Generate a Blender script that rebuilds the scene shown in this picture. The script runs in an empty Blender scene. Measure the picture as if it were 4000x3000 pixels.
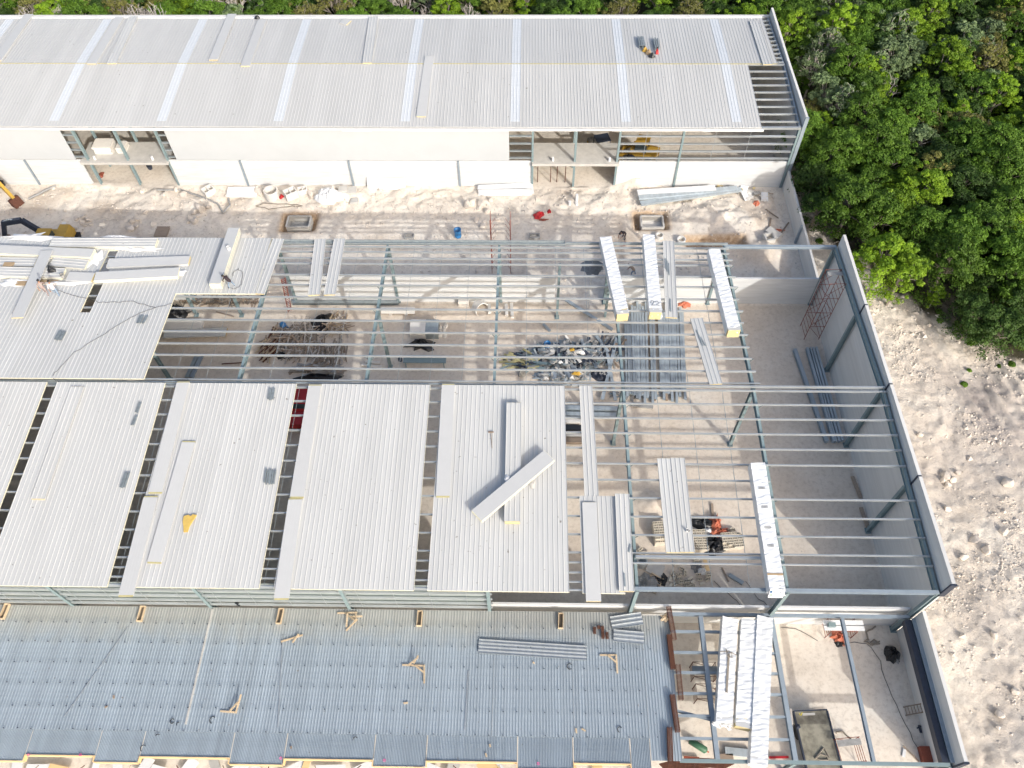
import bpy, bmesh, math, random
import numpy as np
from mathutils import Vector, Matrix
random.seed(7); RNG = np.random.default_rng(11)
SC = bpy.context.scene
COL = SC.collection
# ------------------------------------------------------------------ camera
FPX = 3117.0                                   # focal length in pixels of a 4000 px wide picture
CAM = np.array([-27.57, -50.635, 59.495])
PI_, RO_, YA_ = (math.radians(a) for a in (55.455, -0.97, -1.696))
FW = np.array([math.sin(YA_)*math.cos(PI_), math.cos(YA_)*math.cos(PI_), -math.sin(PI_)])
_r = np.array([math.cos(YA_), -math.sin(YA_), 0.0]); _u = np.cross(_r, FW)
RT = _r*math.cos(RO_) + _u*math.sin(RO_); UP = np.cross(RT, FW)
cam_data = bpy.data.cameras.new('camera'); cam = bpy.data.objects.new('camera', cam_data); COL.objects.link(cam)
cam_data.sensor_width = 36.0; cam_data.lens = FPX*36/4000; cam_data.clip_start = 0.5; cam_data.clip_end = 2000
cam.matrix_world = Matrix(((RT[0], UP[0], -FW[0], CAM[0]), (RT[1], UP[1], -FW[1], CAM[1]), (RT[2], UP[2], -FW[2], CAM[2]), (0, 0, 0, 1)))
SC.camera = cam
# ------------------------------------------------------------------ light
SUN_DIR = Vector((1.0, -1.49, 1.0)).normalized()
SUN_EL = math.asin(SUN_DIR.z); SUN_AZ = math.atan2(SUN_DIR.x, SUN_DIR.y)
world = bpy.data.worlds.new('World'); SC.world = world; world.use_nodes = True
nt = world.node_tree; bg = nt.nodes['Background']
sky = nt.nodes.new('ShaderNodeTexSky'); sky.sky_type = 'NISHITA'; sky.sun_disc = False
sky.sun_elevation = SUN_EL; sky.sun_rotation = SUN_AZ; sky.dust_density = 5.0; sky.air_density = 1.0
nt.links.new(sky.outputs[0], bg.inputs[0]); bg.inputs[1].default_value = 0.15
sl = bpy.data.lights.new('sun', 'SUN'); sl.energy = 2.0; sl.angle = math.radians(0.7); sl.color = (1.0, 0.975, 0.93)
so = bpy.data.objects.new('sun', sl); COL.objects.link(so); so.rotation_euler = SUN_DIR.to_track_quat('Z', 'Y').to_euler()
SC.cycles.max_bounces = 12; SC.cycles.diffuse_bounces = 8
SC.view_settings.view_transform = 'Standard'; SC.view_settings.look = 'None'
SC.view_settings.exposure = 0.70; SC.view_settings.gamma = 1.0; SC.view_settings.use_curve_mapping = False
# ------------------------------------------------------------------ surveying helpers: a pixel of the photo onto a real surface
OFFS = {'1': (0, 0), '2': (1330, 0), '3': (2660, 0), '4': (0, 850), '5': (1330, 850), '6': (2660, 850), '1b': (0, 1400), '2b': (1330, 1400),
        '3b': (2660, 1400), '1c': (0, 2000), '2c': (1330, 2000), '3c': (2660, 2000)}
def Q(n, x, y): return OFFS[n][0] + x*.6058, OFFS[n][1] + y*.6058
def Qz(ox, oy, x, y, s=670/2212): return ox + x*s, oy + y*s
def ray(px, py): return FW + RT*((px-2000)/FPX) - UP*((py-1500)/FPX)
def at(p, z=0.0):
    d = ray(*p); return Vector(CAM + d*((z-CAM[2])/d[2]))
def zM(y): return 8.6 - abs(y+15.8)*0.8/15.8            # rafter top of the middle roof
def zF(y): return 8.28 - abs(y-26.3)*0.48/9.7
def atroof(p, fn, off):
    d = ray(*p); t = 60.0
    for _ in range(40):
        P = CAM + d*t; g = P[2] - (fn(P[1]) + off)
        t += g/(-d[2]) * 0.9
    return Vector(CAM + d*t)
# ------------------------------------------------------------------ materials
MATS = {}
def mat(name, col, rough=.6, metal=0.0, var=0.0, scale=4.0, bump=0.0, bscale=20.0, stretch=(1, 1, 1), col2=None, contrast=None, rand=0.0, spec=.4, trans=0.0, world=False):
    m = bpy.data.materials.new(name); m.use_nodes = True; n = m.node_tree; L = n.links
    b = n.nodes['Principled BSDF']
    b.inputs['Roughness'].default_value = rough; b.inputs['Metallic'].default_value = metal
    b.inputs['Specular IOR Level'].default_value = spec
    c2 = col2 if col2 else tuple(max(0, c*(1-var)) for c in col)
    tc = n.nodes.new('ShaderNodeNewGeometry') if world else n.nodes.new('ShaderNodeTexCoord')
    co = tc.outputs['Position'] if world else tc.outputs['Object']
    mp = n.nodes.new('ShaderNodeMapping'); L.new(co, mp.inputs[0]); mp.inputs['Scale'].default_value = stretch
    nz = n.nodes.new('ShaderNodeTexNoise'); nz.inputs['Scale'].default_value = scale; nz.inputs['Detail'].default_value = 6; nz.inputs['Roughness'].default_value = .62
    L.new(mp.outputs[0], nz.inputs['Vector'])
    rp = n.nodes.new('ShaderNodeValToRGB'); lo, hi = contrast or (.3, .7)
    rp.color_ramp.elements[0].position = lo; rp.color_ramp.elements[1].position = hi
    rp.color_ramp.elements[0].color = (*c2, 1); rp.color_ramp.elements[1].color = (*col, 1)
    L.new(nz.outputs[0], rp.inputs[0]); out = rp.outputs[0]
    if rand:
        oi = n.nodes.new('ShaderNodeObjectInfo'); hs = n.nodes.new('ShaderNodeHueSaturation')
        ma = n.nodes.new('ShaderNodeMapRange'); ma.inputs[3].default_value = 1-rand; ma.inputs[4].default_value = 1+rand
        L.new(oi.outputs['Random'], ma.inputs[0]); L.new(ma.outputs[0], hs.inputs['Value']); L.new(out, hs.inputs['Color']); out = hs.outputs[0]
    L.new(out, b.inputs['Base Color'])
    if bump:
        bn = n.nodes.new('ShaderNodeTexNoise'); bn.inputs['Scale'].default_value = bscale; bn.inputs['Detail'].default_value = 5
        L.new(mp.outputs[0], bn.inputs['Vector']); bp = n.nodes.new('ShaderNodeBump'); bp.inputs['Strength'].default_value = bump; bp.inputs['Distance'].default_value = .05
        L.new(bn.outputs[0], bp.inputs['Height']); L.new(bp.outputs[0], b.inputs['Normal'])
    if trans:
        tr = n.nodes.new('ShaderNodeBsdfTranslucent'); L.new(out, tr.inputs[0]); mx = n.nodes.new('ShaderNodeMixShader'); mx.inputs[0].default_value = trans
        o = n.nodes['Material Output']; L.new(b.outputs[0], mx.inputs[1]); L.new(tr.outputs[0], mx.inputs[2]); L.new(mx.outputs[0], o.inputs[0])
    MATS[name] = m; return m
mat('panel_white', (.505, .515, .508), .42, var=.09, scale=.55, stretch=(1, .25, 1), bump=.03, bscale=6)
mat('panel_far', (.485, .492, .485), .45, var=.09, scale=.45, stretch=(1, .2, 1), bump=.03, bscale=6)
mat('panel_plain', (.49, .50, .498), .5, var=.05, scale=1.2, bump=.05, bscale=14, rand=.02)
mat('cladding', (.455, .48, .498), .5, var=.05, scale=.6, bump=.02, bscale=9)
mat('skylight', (.57, .605, .635), .35, var=.10, scale=1.6, stretch=(1, 3, 1))
mat('foam', (.66, .55, .30), .8, var=.2, scale=9, bump=.3, bscale=30)
mat('foam_old', (.46, .42, .22), .8, var=.2, scale=9)
mat('foam_cream', (.75, .72, .55), .8, var=.15, scale=9, bump=.3, bscale=30)
mat('galv', (.52, .56, .58), .36, metal=.55, var=.22, scale=3, stretch=(.3, 1, 1), rand=.04)
mat('galv_dark', (.36, .41, .43), .45, metal=.4, var=.25, scale=3)
mat('galv_bundle', (.43, .49, .53), .4, metal=.25, var=.3, scale=2.2, stretch=(1, .3, 1), rand=.1)
mat('primer', (.20, .27, .285), .5, var=.14, scale=2.0, rand=.04)
mat('steel_blue', (.27, .325, .375), .5, metal=.1, var=.18, scale=2.0)
mat('steel_black', (.035, .045, .07), .5, var=.3, scale=3)
mat('trim_steel', (.26, .30, .32), .5, metal=.2, var=.3, scale=4)
mat('foam_torn', (.60, .42, .11), .8, var=.2, scale=6)
mat('liner', (.40, .46, .45), .5, metal=.2, var=.25, scale=1.2, stretch=(.4, 1, 2))
mat('concrete', (.64, .655, .66), .8, var=.26, scale=.9, stretch=(.35, .35, 3.2), bump=.12, bscale=18, contrast=(.25, .75))
mat('concrete_in', (.66, .66, .64), .8, var=.2, scale=.8, stretch=(.3, .12, 2.8), bump=.12, bscale=18, contrast=(.25, .75))
mat('slab', (.52, .51, .48), .8, var=.2, scale=1.5, bump=.1, bscale=20)
mat('precast', (.68, .66, .62), .75, var=.1, scale=3, bump=.1, bscale=20, rand=.08)
mat('block', (.68, .62, .51), .9, var=.15, scale=9, bump=.2, bscale=40, rand=.08)
mat('hollow', (.16, .14, .11), .9)
mat('rust', (.13, .05, .03), .8, var=.5, scale=6, bump=.2, bscale=30)
mat('red_oxide', (.28, .075, .045), .6, var=.3, scale=6)
mat('orange', (.60, .19, .11), .6, var=.25, scale=8)
mat('red', (.42, .02, .025), .45, var=.15, scale=2)
mat('blue', (.04, .22, .50), .35, var=.25, scale=6)
mat('wood', (.58, .46, .31), .7, var=.25, scale=4, stretch=(.3, 3, 3), rand=.12)
mat('wood_old', (.33, .26, .20), .8, var=.35, scale=4, stretch=(.4, 3, 3), rand=.25)
mat('plywood', (.72, .52, .27), .65, var=.14, scale=2.5, stretch=(.3, 2, 2))
mat('wrap', (.70, .72, .73), .32, var=.06, scale=3, bump=.05, bscale=8, stretch=(.9, 2.2, 2), spec=.5)
mat('white_sheet', (.70, .71, .715), .5, var=.06, scale=4, bump=.4, bscale=9)
mat('tarp_black', (.012, .014, .018), .35, var=.3, scale=6, bump=.8, bscale=8, spec=.6)
mat('tarp_grey', (.20, .22, .24), .5, var=.4, scale=5, bump=.8, bscale=8)
mat('cardboard', (.38, .28, .17), .85, var=.2, scale=5)
mat('yellow', (.50, .31, .05), .45, var=.2, scale=3)
mat('yellow_paint', (.85, .72, .03), .5)
mat('rubber', (.025, .025, .028), .7)
mat('glass', (.05, .07, .08), .1, spec=.8)
mat('cable', (.06, .06, .06), .6)
mat('grey_dust', (.34, .34, .33), .85, var=.3, scale=4)
mat('bed', (.28, .265, .21), .75, var=.55, scale=1.3, contrast=(.35, .6), bump=.1)
mat('green', (.05, .14, .08), .5, var=.2)
mat('logo_blue', (.03, .10, .22), .4)
mat('ink', (.10, .11, .12), .6)
mat('rock', (.66, .60, .53), .9, var=.25, scale=5, bump=.3, bscale=14, rand=.1)
mat('skin', (.30, .17, .11), .6)
mat('cloth_dark', (.035, .025, .03), .8)
mat('cloth_jean', (.20, .27, .36), .8)
mat('cloth_white', (.68, .66, .66), .8, col2=(.6, .45, .45))
mat('cloth_pattern', (.34, .35, .32), .8, col2=(.22, .10, .11), scale=14)
mat('cloth_grey', (.35, .39, .42), .8)
mat('hair', (.02, .018, .018), .6)
# ground: pale limestone dust, darker damp soil, leaf litter under the wood
def weather(name, w=1.0, amt=.05):
    m = MATS[name]; n = m.node_tree; L = n.links; b = n.nodes['Principled BSDF']; src = b.inputs['Base Color'].links[0].from_socket
    g = n.nodes.new('ShaderNodeNewGeometry'); s = n.nodes.new('ShaderNodeSeparateXYZ'); L.new(g.outputs['Position'], s.inputs[0])
    f = n.nodes.new('ShaderNodeMath'); f.operation = 'SNAP'; f.inputs[1].default_value = w; L.new(s.outputs[0], f.inputs[0])
    wn = n.nodes.new('ShaderNodeTexWhiteNoise'); wn.noise_dimensions = '1D'; L.new(f.outputs[0], wn.inputs['W'])
    mr = n.nodes.new('ShaderNodeMapRange'); mr.inputs[3].default_value = 1-amt; mr.inputs[4].default_value = 1+amt; L.new(wn.outputs[0], mr.inputs[0])
    hs = n.nodes.new('ShaderNodeHueSaturation'); L.new(src, hs.inputs['Color']); L.new(mr.outputs[0], hs.inputs['Value'])
    nz = n.nodes.new('ShaderNodeTexNoise'); nz.inputs['Scale'].default_value = 3.2; nz.inputs['Detail'].default_value = 3; L.new(g.outputs['Position'], nz.inputs['Vector'])
    rp = n.nodes.new('ShaderNodeMapRange'); rp.inputs[1].default_value = .70; rp.inputs[2].default_value = .76; L.new(nz.outputs[0], rp.inputs[0])
    mx = n.nodes.new('ShaderNodeMixRGB'); mx.inputs[2].default_value = (.22, .21, .19, 1); L.new(rp.outputs[0], mx.inputs[0]); L.new(hs.outputs[0], mx.inputs[1]); L.new(mx.outputs[0], b.inputs['Base Color'])
weather('panel_white', 1.0, .035); weather('panel_far', 1.0, .03)
def ground_mat():
    m = bpy.data.materials.new('limestone'); m.use_nodes = True; n = m.node_tree; L = n.links; b = n.nodes['Principled BSDF']
    b.inputs['Roughness'].default_value = .95; b.inputs['Specular IOR Level'].default_value = .1
    g = n.nodes.new('ShaderNodeNewGeometry')
    def noise(s, d=8, r=.65):
        z = n.nodes.new('ShaderNodeTexNoise'); z.inputs['Scale'].default_value = s; z.inputs['Detail'].default_value = d; z.inputs['Roughness'].default_value = r
        L.new(g.outputs['Position'], z.inputs['Vector']); return z.outputs[0]
    def ramp(src, stops):
        r = n.nodes.new('ShaderNodeValToRGB'); e = r.color_ramp.elements
        while len(e) < len(stops): e.new(.5)
        for q, (p, c) in zip(e, stops): q.position = p; q.color = (*c, 1)
        L.new(src, r.inputs[0]); return r.outputs[0]
    def mix(f, a, b2, t='MIX'):
        x = n.nodes.new('ShaderNodeMixRGB'); x.blend_type = t
        if isinstance(f, float): x.inputs[0].default_value = f
        else: L.new(f, x.inputs[0])
        for i, s in ((1, a), (2, b2)):
            if isinstance(s, tuple): x.inputs[i].default_value = (*s, 1)
            else: L.new(s, x.inputs[i])
        return x.outputs[0]
    base = ramp(noise(.22), [(.3, (.60, .535, .455)), (.5, (.69, .63, .55)), (.7, (.75, .71, .635))])
    fine = ramp(noise(2.6, 10, .75), [(.34, (.70, .68, .66)), (.52, (1, 1, 1))])
    c = mix(.75, base, fine, 'MULTIPLY')
    sp = ramp(noise(9, 4), [(.66, (0, 0, 0)), (.72, (1, 1, 1))])
    c = mix(sp, c, (.74, .70, .65))
    a = n.nodes.new('ShaderNodeAttribute'); a.attribute_name = 'zone'
    sep = n.nodes.new('ShaderNodeSeparateColor'); L.new(a.outputs['Color'], sep.inputs[0])
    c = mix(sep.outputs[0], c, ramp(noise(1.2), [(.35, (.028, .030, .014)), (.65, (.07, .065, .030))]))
    c = mix(sep.outputs[1], c, ramp(noise(3), [(.35, (.33, .22, .13)), (.65, (.50, .39, .28))]))
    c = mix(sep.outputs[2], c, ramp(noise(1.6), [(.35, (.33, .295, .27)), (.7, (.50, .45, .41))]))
    L.new(c, b.inputs['Base Color'])
    bp = n.nodes.new('ShaderNodeBump'); bp.inputs['Distance'].default_value = .16
    L.new(a.outputs['Alpha'], bp.inputs['Strength']); L.new(noise(5.0, 10, .8), bp.inputs['Height']); L.new(bp.outputs[0], b.inputs['Normal'])
    MATS['limestone'] = m
ground_mat()
def leaf_mat(name, c1, c2):
    m = mat(name, c1, .55, col2=c2, scale=1.1, contrast=(.38, .62), rand=.22, spec=.25, trans=.22); return m
leaf_mat('leaf_lime', (.215, .345, .02), (.11, .205, .014))
leaf_mat('leaf_mid', (.115, .215, .022), (.055, .12, .013))
leaf_mat('leaf_dark', (.060, .115, .020), (.028, .060, .012))
leaf_mat('leaf_grey', (.19, .26, .12), (.09, .14, .06))
leaf_mat('leaf_olive', (.22, .22, .06), (.12, .13, .035))
mat('bark', (.28, .25, .21), .9, var=.3, scale=4)
mat('bark_pale', (.50, .46, .42), .9, var=.25, scale=4)
# ------------------------------------------------------------------ mesh helpers
class MB:
    def __init__(s): s.v = []; s.f = []; s.m = []
    def add(s, vs, fs, mi=0):
        o = len(s.v); s.v.extend([tuple(v) for v in vs]); s.f.extend([tuple(i+o for i in f) for f in fs]); s.m.extend([mi]*len(fs)); return s
    def box(s, x0, x1, y0, y1, z0, z1, mi=0):
        vs = [(x0, y0, z0), (x1, y0, z0), (x1, y1, z0), (x0, y1, z0), (x0, y0, z1), (x1, y0, z1), (x1, y1, z1), (x0, y1, z1)]
        return s.add(vs, [(0, 3, 2, 1), (4, 5, 6, 7), (0, 1, 5, 4), (1, 2, 6, 5), (2, 3, 7, 6), (3, 0, 4, 7)], mi)
    def hexa(s, bot, top, mi=0):
        return s.add(list(bot)+list(top), [(0, 3, 2, 1), (4, 5, 6, 7), (0, 1, 5, 4), (1, 2, 6, 5), (2, 3, 7, 6), (3, 0, 4, 7)], mi)
    def beam(s, p0, p1, w, h, mi=0, up=(0, 0, 1), side=0.0, lift=0.0):
        p0 = Vector(p0); p1 = Vector(p1); d = (p1-p0).normalized(); u = Vector(up)
        if abs(d.dot(u)) > .98: u = Vector((0, 1, 0))
        r = d.cross(u).normalized(); u = r.cross(d).normalized(); o = r*side + u*lift
        c = [r*(-w/2)+u*(-h/2)+o, r*(w/2)+u*(-h/2)+o, r*(w/2)+u*(h/2)+o, r*(-w/2)+u*(h/2)+o]
        vs = [p0+q for q in c]+[p1+q for q in c]
        return s.add(vs, [(0, 1, 2, 3), (7, 6, 5, 4), (0, 4, 5, 1), (1, 5, 6, 2), (2, 6, 7, 3), (3, 7, 4, 0)], mi)
    def ibeam(s, p0, p1, w, h, mi=0, t=.03, up=(0, 0, 1)):
        s.beam(p0, p1, w, t, mi, up, lift=h/2-t/2); s.beam(p0, p1, w, t, mi, up, lift=-h/2+t/2); s.beam(p0, p1, t, h-2*t, mi, up); return s
    def channel(s, p0, p1, w, h, mi=0, t=.012, sgn=1, up=(0, 0, 1)):   # C section: web on one side, two flanges
        s.beam(p0, p1, w, t, mi, up, lift=h/2-t/2); s.beam(p0, p1, w, t, mi, up, lift=-h/2+t/2)
        s.beam(p0, p1, t, h-2*t, mi, up, side=sgn*(w/2-t/2)); return s
    def tube(s, pts, r, n=6, mi=0, cap=True):
        pts = [Vector(p) for p in pts]; rs = r if isinstance(r, (list, tuple)) else [r]*len(pts); base = len(s.v); prev = None
        for i, p in enumerate(pts):
            d = (pts[min(i+1, len(pts)-1)]-pts[max(i-1, 0)]).normalized()
            a = prev if prev is not None else (Vector((0, 0, 1)) if abs(d.z) < .9 else Vector((1, 0, 0)))
            x = d.cross(a).normalized(); y = x.cross(d).normalized(); prev = y
            for k in range(n):
                t = 2*math.pi*k/n; s.v.append(tuple(p + (x*math.cos(t)+y*math.sin(t))*rs[i]))
        for i in range(len(pts)-1):
            for k in range(n):
                a = base+i*n+k; b = base+i*n+(k+1) % n; s.f.append((a, b, b+n, a+n)); s.m.append(mi)
        if cap:
            s.f.append(tuple(base+k for k in range(n))[::-1]); s.f.append(tuple(base+(len(pts)-1)*n+k for k in range(n))); s.m += [mi, mi]
        return s
    def lathe(s, prof, n=20, mi=0, o=(0, 0, 0)):
        base = len(s.v)
        for r, z in prof:
            for k in range(n):
                t = 2*math.pi*k/n; s.v.append((o[0]+r*math.cos(t), o[1]+r*math.sin(t), o[2]+z))
        for i in range(len(prof)-1):
            for k in range(n):
                a = base+i*n+k; b = base+i*n+(k+1) % n; s.f.append((a, b, b+n, a+n)); s.m.append(mi)
        return s
    def build(s, name, mats, parent=None, smooth=False):
        mats = [mats] if isinstance(mats, str) else mats
        me = bpy.data.meshes.new(name)
        q = parent
        while q is not None and '_o' not in q.keys(): q = q.parent
        off = Vector(q['_o']) if q is not None else Vector((0, 0, 0))
        v = np.array(s.v, float).reshape(-1, 3) - np.array(off)
        me.from_pydata(v.tolist(), [], s.f)
        for k in mats: me.materials.append(MATS[k])
        if len(mats) > 1: me.polygons.foreach_set('material_index', s.m)
        if smooth: me.polygons.foreach_set('use_smooth', [True]*len(me.polygons))
        me.update()
        o = bpy.data.objects.new(name, me); COL.objects.link(o)
        if parent is not None: o.parent = parent
        return o
def tag(o, label=None, cat=None, group=None, kind=None):
    if label: o['label'] = label
    if cat: o['category'] = cat
    if group: o['group'] = group
    if kind: o['kind'] = kind
    return o
def thing(name, label, cat, loc=(0, 0, 0), rz=0.0, group=None, world=True):
    """An Empty at the thing's base. world=True: parts are given in world coordinates, else in the thing's own."""
    o = bpy.data.objects.new(name, None); COL.objects.link(o); o.location = loc; o.rotation_euler = (0, 0, rz); o.empty_display_size = .3
    if world: o['_o'] = tuple(loc)
    return tag(o, label, cat, group)
def solo(name, mb, mats, label, cat, group=None, loc=None, smooth=False):
    """A thing that is one mesh; vertices in world coordinates, origin moved to its base."""
    v = np.array(mb.v); c = v.mean(0) if loc is None else np.array(loc)
    if loc is None: c[2] = v[:, 2].min()
    mb.v = [tuple(q) for q in (v-c)]
    o = mb.build(name, mats, smooth=smooth); o.location = Vector(c); return tag(o, label, cat, group)
def dup(src, loc, rz=0.0, label=None, group=None, scale=None, tilt=None):
    c = src.copy(); COL.objects.link(c); c.location = loc; c.rotation_euler = (tilt[0], tilt[1], rz) if tilt else (0, 0, rz)
    if scale: c.scale = (scale, scale, scale) if not hasattr(scale, '__len__') else scale
    if label: c['label'] = label
    if group: c['group'] = group
    for ch in src.children:
        k = ch.copy(); COL.objects.link(k); k.parent = c
        for g in ch.children:
            d = g.copy(); COL.objects.link(d); d.parent = k
    return c
_lat = RNG.random((64, 64))
def vnoise(x, y, s, seed=0):
    x = x/s + seed*7.31; y = y/s + seed*3.17
    xi = np.floor(x).astype(int); yi = np.floor(y).astype(int); fx = x-xi; fy = y-yi; fx = fx*fx*(3-2*fx); fy = fy*fy*(3-2*fy)
    a = _lat[xi % 64, yi % 64]; b = _lat[(xi+1) % 64, yi % 64]; c = _lat[xi % 64, (yi+1) % 64]; d = _lat[(xi+1) % 64, (yi+1) % 64]
    return (a*(1-fx)+b*fx)*(1-fy) + (c*(1-fx)+d*fx)*fy - .5
def fbm(x, y, s, o=4, seed=0):
    r = 0; a = 1.0
    for k in range(o): r = r + a*vnoise(x, y, s, seed+k*5); s = s/2; a *= .55
    return r
def sstep(a, b, x): t = np.clip((x-a)/(b-a), 0, 1); return t*t*(3-2*t)
# ------------------------------------------------------------------ ground
def FOREST(x, y):                        # >0 inside the wood
    edge = np.interp(y, [-60, -20, -9, -5, -1, 3, 7, 12, 17, 25, 37, 40], [42, 33, 22, 15.5, 10.5, 6.3, 4.8, 3.0, 1.6, 1.4, 1.2, -200])
    return x - edge
MOUNDS = []; PITS = []
def mound(p, rx, ry, h): c = at(p); MOUNDS.append((c.x, c.y, rx, ry, h))
for a in [(2480, 722, 2.3, 1.3, 1.1), (2800, 855, 3.6, 2.3, .7), (2930, 880, 2.2, 2.0, .5), (2660, 870, 1.0, 1.6, .35), (3000, 985, 1.8, 1.6, .9), (2380, 790, 5, 1.5, .25),
          (1330, 775, 2.4, 1.7, .6), (780, 790, 2, 1.2, .35), (1180, 765, 3.5, 1.2, .35), (1850, 790, 2, 1.2, .45), (620, 760, 2.2, 1.2, .3), (250, 770, 3, 1.3, .25),
          (2560, 1975, 1.6, 1.4, .7), (2000, 1205, 4, .7, .35), (1700, 1230, 4, .8, .3), (2330, 1260, 2, .8, .4), (2330, 1110, 1.6, .8, .35), (350, 720, 5, .7, .2)]:
    mound(a[:2], *a[2:])
c1 = at((1168, 868)); c2 = at((2547, 868)); c3 = at((2780, 940))
PITS += [(c1.x-1.7, c1.x+1.6, c1.y-1.1, c1.y+1.2, .75), (c2.x-1.7, c2.x+1.5, c2.y-.9, c2.y+1.4, .8), (c3.x-2.6, c3.x+3.2, c3.y-.75, c3.y+.35, .7)]
def height(x, y):
    out = ((x > .3) | (y < -41.5)).astype(float); yard = ((y > .3) & (y < 16.4) & (x < 0)).astype(float)
    h = fbm(x, y, 2.5, 5, 1)*.05 + fbm(x, y, .8, 3, 8)*.03
    h = h + yard*(fbm(x, y, 3.0, 5, 2)*.20 + fbm(x, y, .8, 3, 4)*.16*(.6+1.2*sstep(9, 13, y)))
    rough = out*sstep(.5, 3.0, x)
    h = h + rough*(fbm(x, y, 7, 4, 3)*.55 + (.5-np.abs(fbm(x, y*.5, 1.6, 5, 6)))*.42*sstep(-.25, .35, fbm(x, y, 6, 3, 30)) + fbm(x, y, .5, 3, 16)*.17 + .10*np.sin((x*1.0+y*.28)*4.6+fbm(x, y, 5, 2, 9)*3)*sstep(.0, .25, fbm(x, y, 8, 2, 12)))
    for cx, cy, rx, ry, hh in MOUNDS:
        d = ((x-cx)/rx)**2 + ((y-cy)/ry)**2; h = h + hh*np.exp(-d*1.3)*(1+.5*fbm(x, y, .9, 3, 5))
    for x0, x1, y0, y1, dp in PITS:
        m = sstep(x0-.2, x0+.1, x)*(1-sstep(x1-.1, x1+.2, x))*sstep(y0-.2, y0+.1, y)*(1-sstep(y1-.1, y1+.2, y)); h = h - dp*m
    nearwall = np.minimum(1, np.maximum(np.abs(x-.2)-.3, 0)/1.0)
    h = np.where((np.abs(x-.2) < 1.3) & (y < 37), h*nearwall, h)
    return np.where(x < -110, h*.2, h)
def make_ground():
    xs = np.concatenate([np.arange(-420, -110, 20), np.arange(-110, -78, 1.0), np.arange(-78, -1, .24), np.arange(-1, 28, .17), np.arange(28, 60, .8), np.arange(60, 420, 20)])
    ys = np.concatenate([np.arange(-260, -46, 10), np.arange(-46, -42, .5), np.arange(-42, 18, .2), np.arange(18, 60, .8), np.arange(60, 520, 20)])
    X, Y = np.meshgrid(xs, ys, indexing='ij'); Z = height(X, Y); nx, ny = X.shape
    V = np.stack([X, Y, Z], -1).reshape(-1, 3)
    i = np.arange(nx-1)[:, None]*ny + np.arange(ny-1)[None]; F = np.stack([i, i+ny, i+ny+1, i+1], -1).reshape(-1, 4)
    me = bpy.data.meshes.new('ground'); me.vertices.add(len(V)); me.vertices.foreach_set('co', V.ravel())
    me.loops.add(F.size); me.loops.foreach_set('vertex_index', F.ravel().astype(np.int32)); me.polygons.add(len(F))
    me.polygons.foreach_set('loop_start', np.arange(0, F.size, 4, dtype=np.int32)); me.polygons.foreach_set('use_smooth', np.ones(len(F), bool)); me.update(calc_edges=True)
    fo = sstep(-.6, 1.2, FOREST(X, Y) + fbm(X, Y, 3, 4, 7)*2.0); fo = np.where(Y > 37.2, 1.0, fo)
    br = np.zeros_like(X)
    for x0, x1, y0, y1, dp in PITS: br = np.maximum(br, sstep(x0-.8, x0, X)*(1-sstep(x1, x1+.8, X))*sstep(y0-.8, y0, Y)*(1-sstep(y1, y1+.8, Y)))
    br = np.maximum(br, .35*sstep(.05, .5, fbm(X, Y, 5, 4, 15))*((Y > .3) & (Y < 16) & (X < -1)))
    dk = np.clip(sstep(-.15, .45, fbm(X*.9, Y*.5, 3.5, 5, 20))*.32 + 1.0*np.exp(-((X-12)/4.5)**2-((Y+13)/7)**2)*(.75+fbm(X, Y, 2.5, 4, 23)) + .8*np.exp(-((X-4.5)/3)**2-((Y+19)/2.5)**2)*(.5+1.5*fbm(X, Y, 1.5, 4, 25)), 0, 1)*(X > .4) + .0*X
    br = np.maximum(br, .24*((X < 0) & (Y < -.2) & (Y > -31)))
    ro = np.where(X > .4, 1.0, np.where((Y > .3) & (Y < 16.2), .45, .12))
    C = np.stack([fo, br, dk, ro], -1).reshape(-1, 4).astype(np.float32)
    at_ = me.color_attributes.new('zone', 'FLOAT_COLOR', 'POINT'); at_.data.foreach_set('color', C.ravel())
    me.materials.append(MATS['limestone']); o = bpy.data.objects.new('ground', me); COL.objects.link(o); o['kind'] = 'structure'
make_ground()
def hz(x, y): return float(height(np.array([x]), np.array([y]))[0])
def ground_at(p, dz=0.0):
    z = 0.0
    for _ in range(4): q = at(p, z); z = hz(q.x, q.y)
    q.z = z + dz; return q
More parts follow.
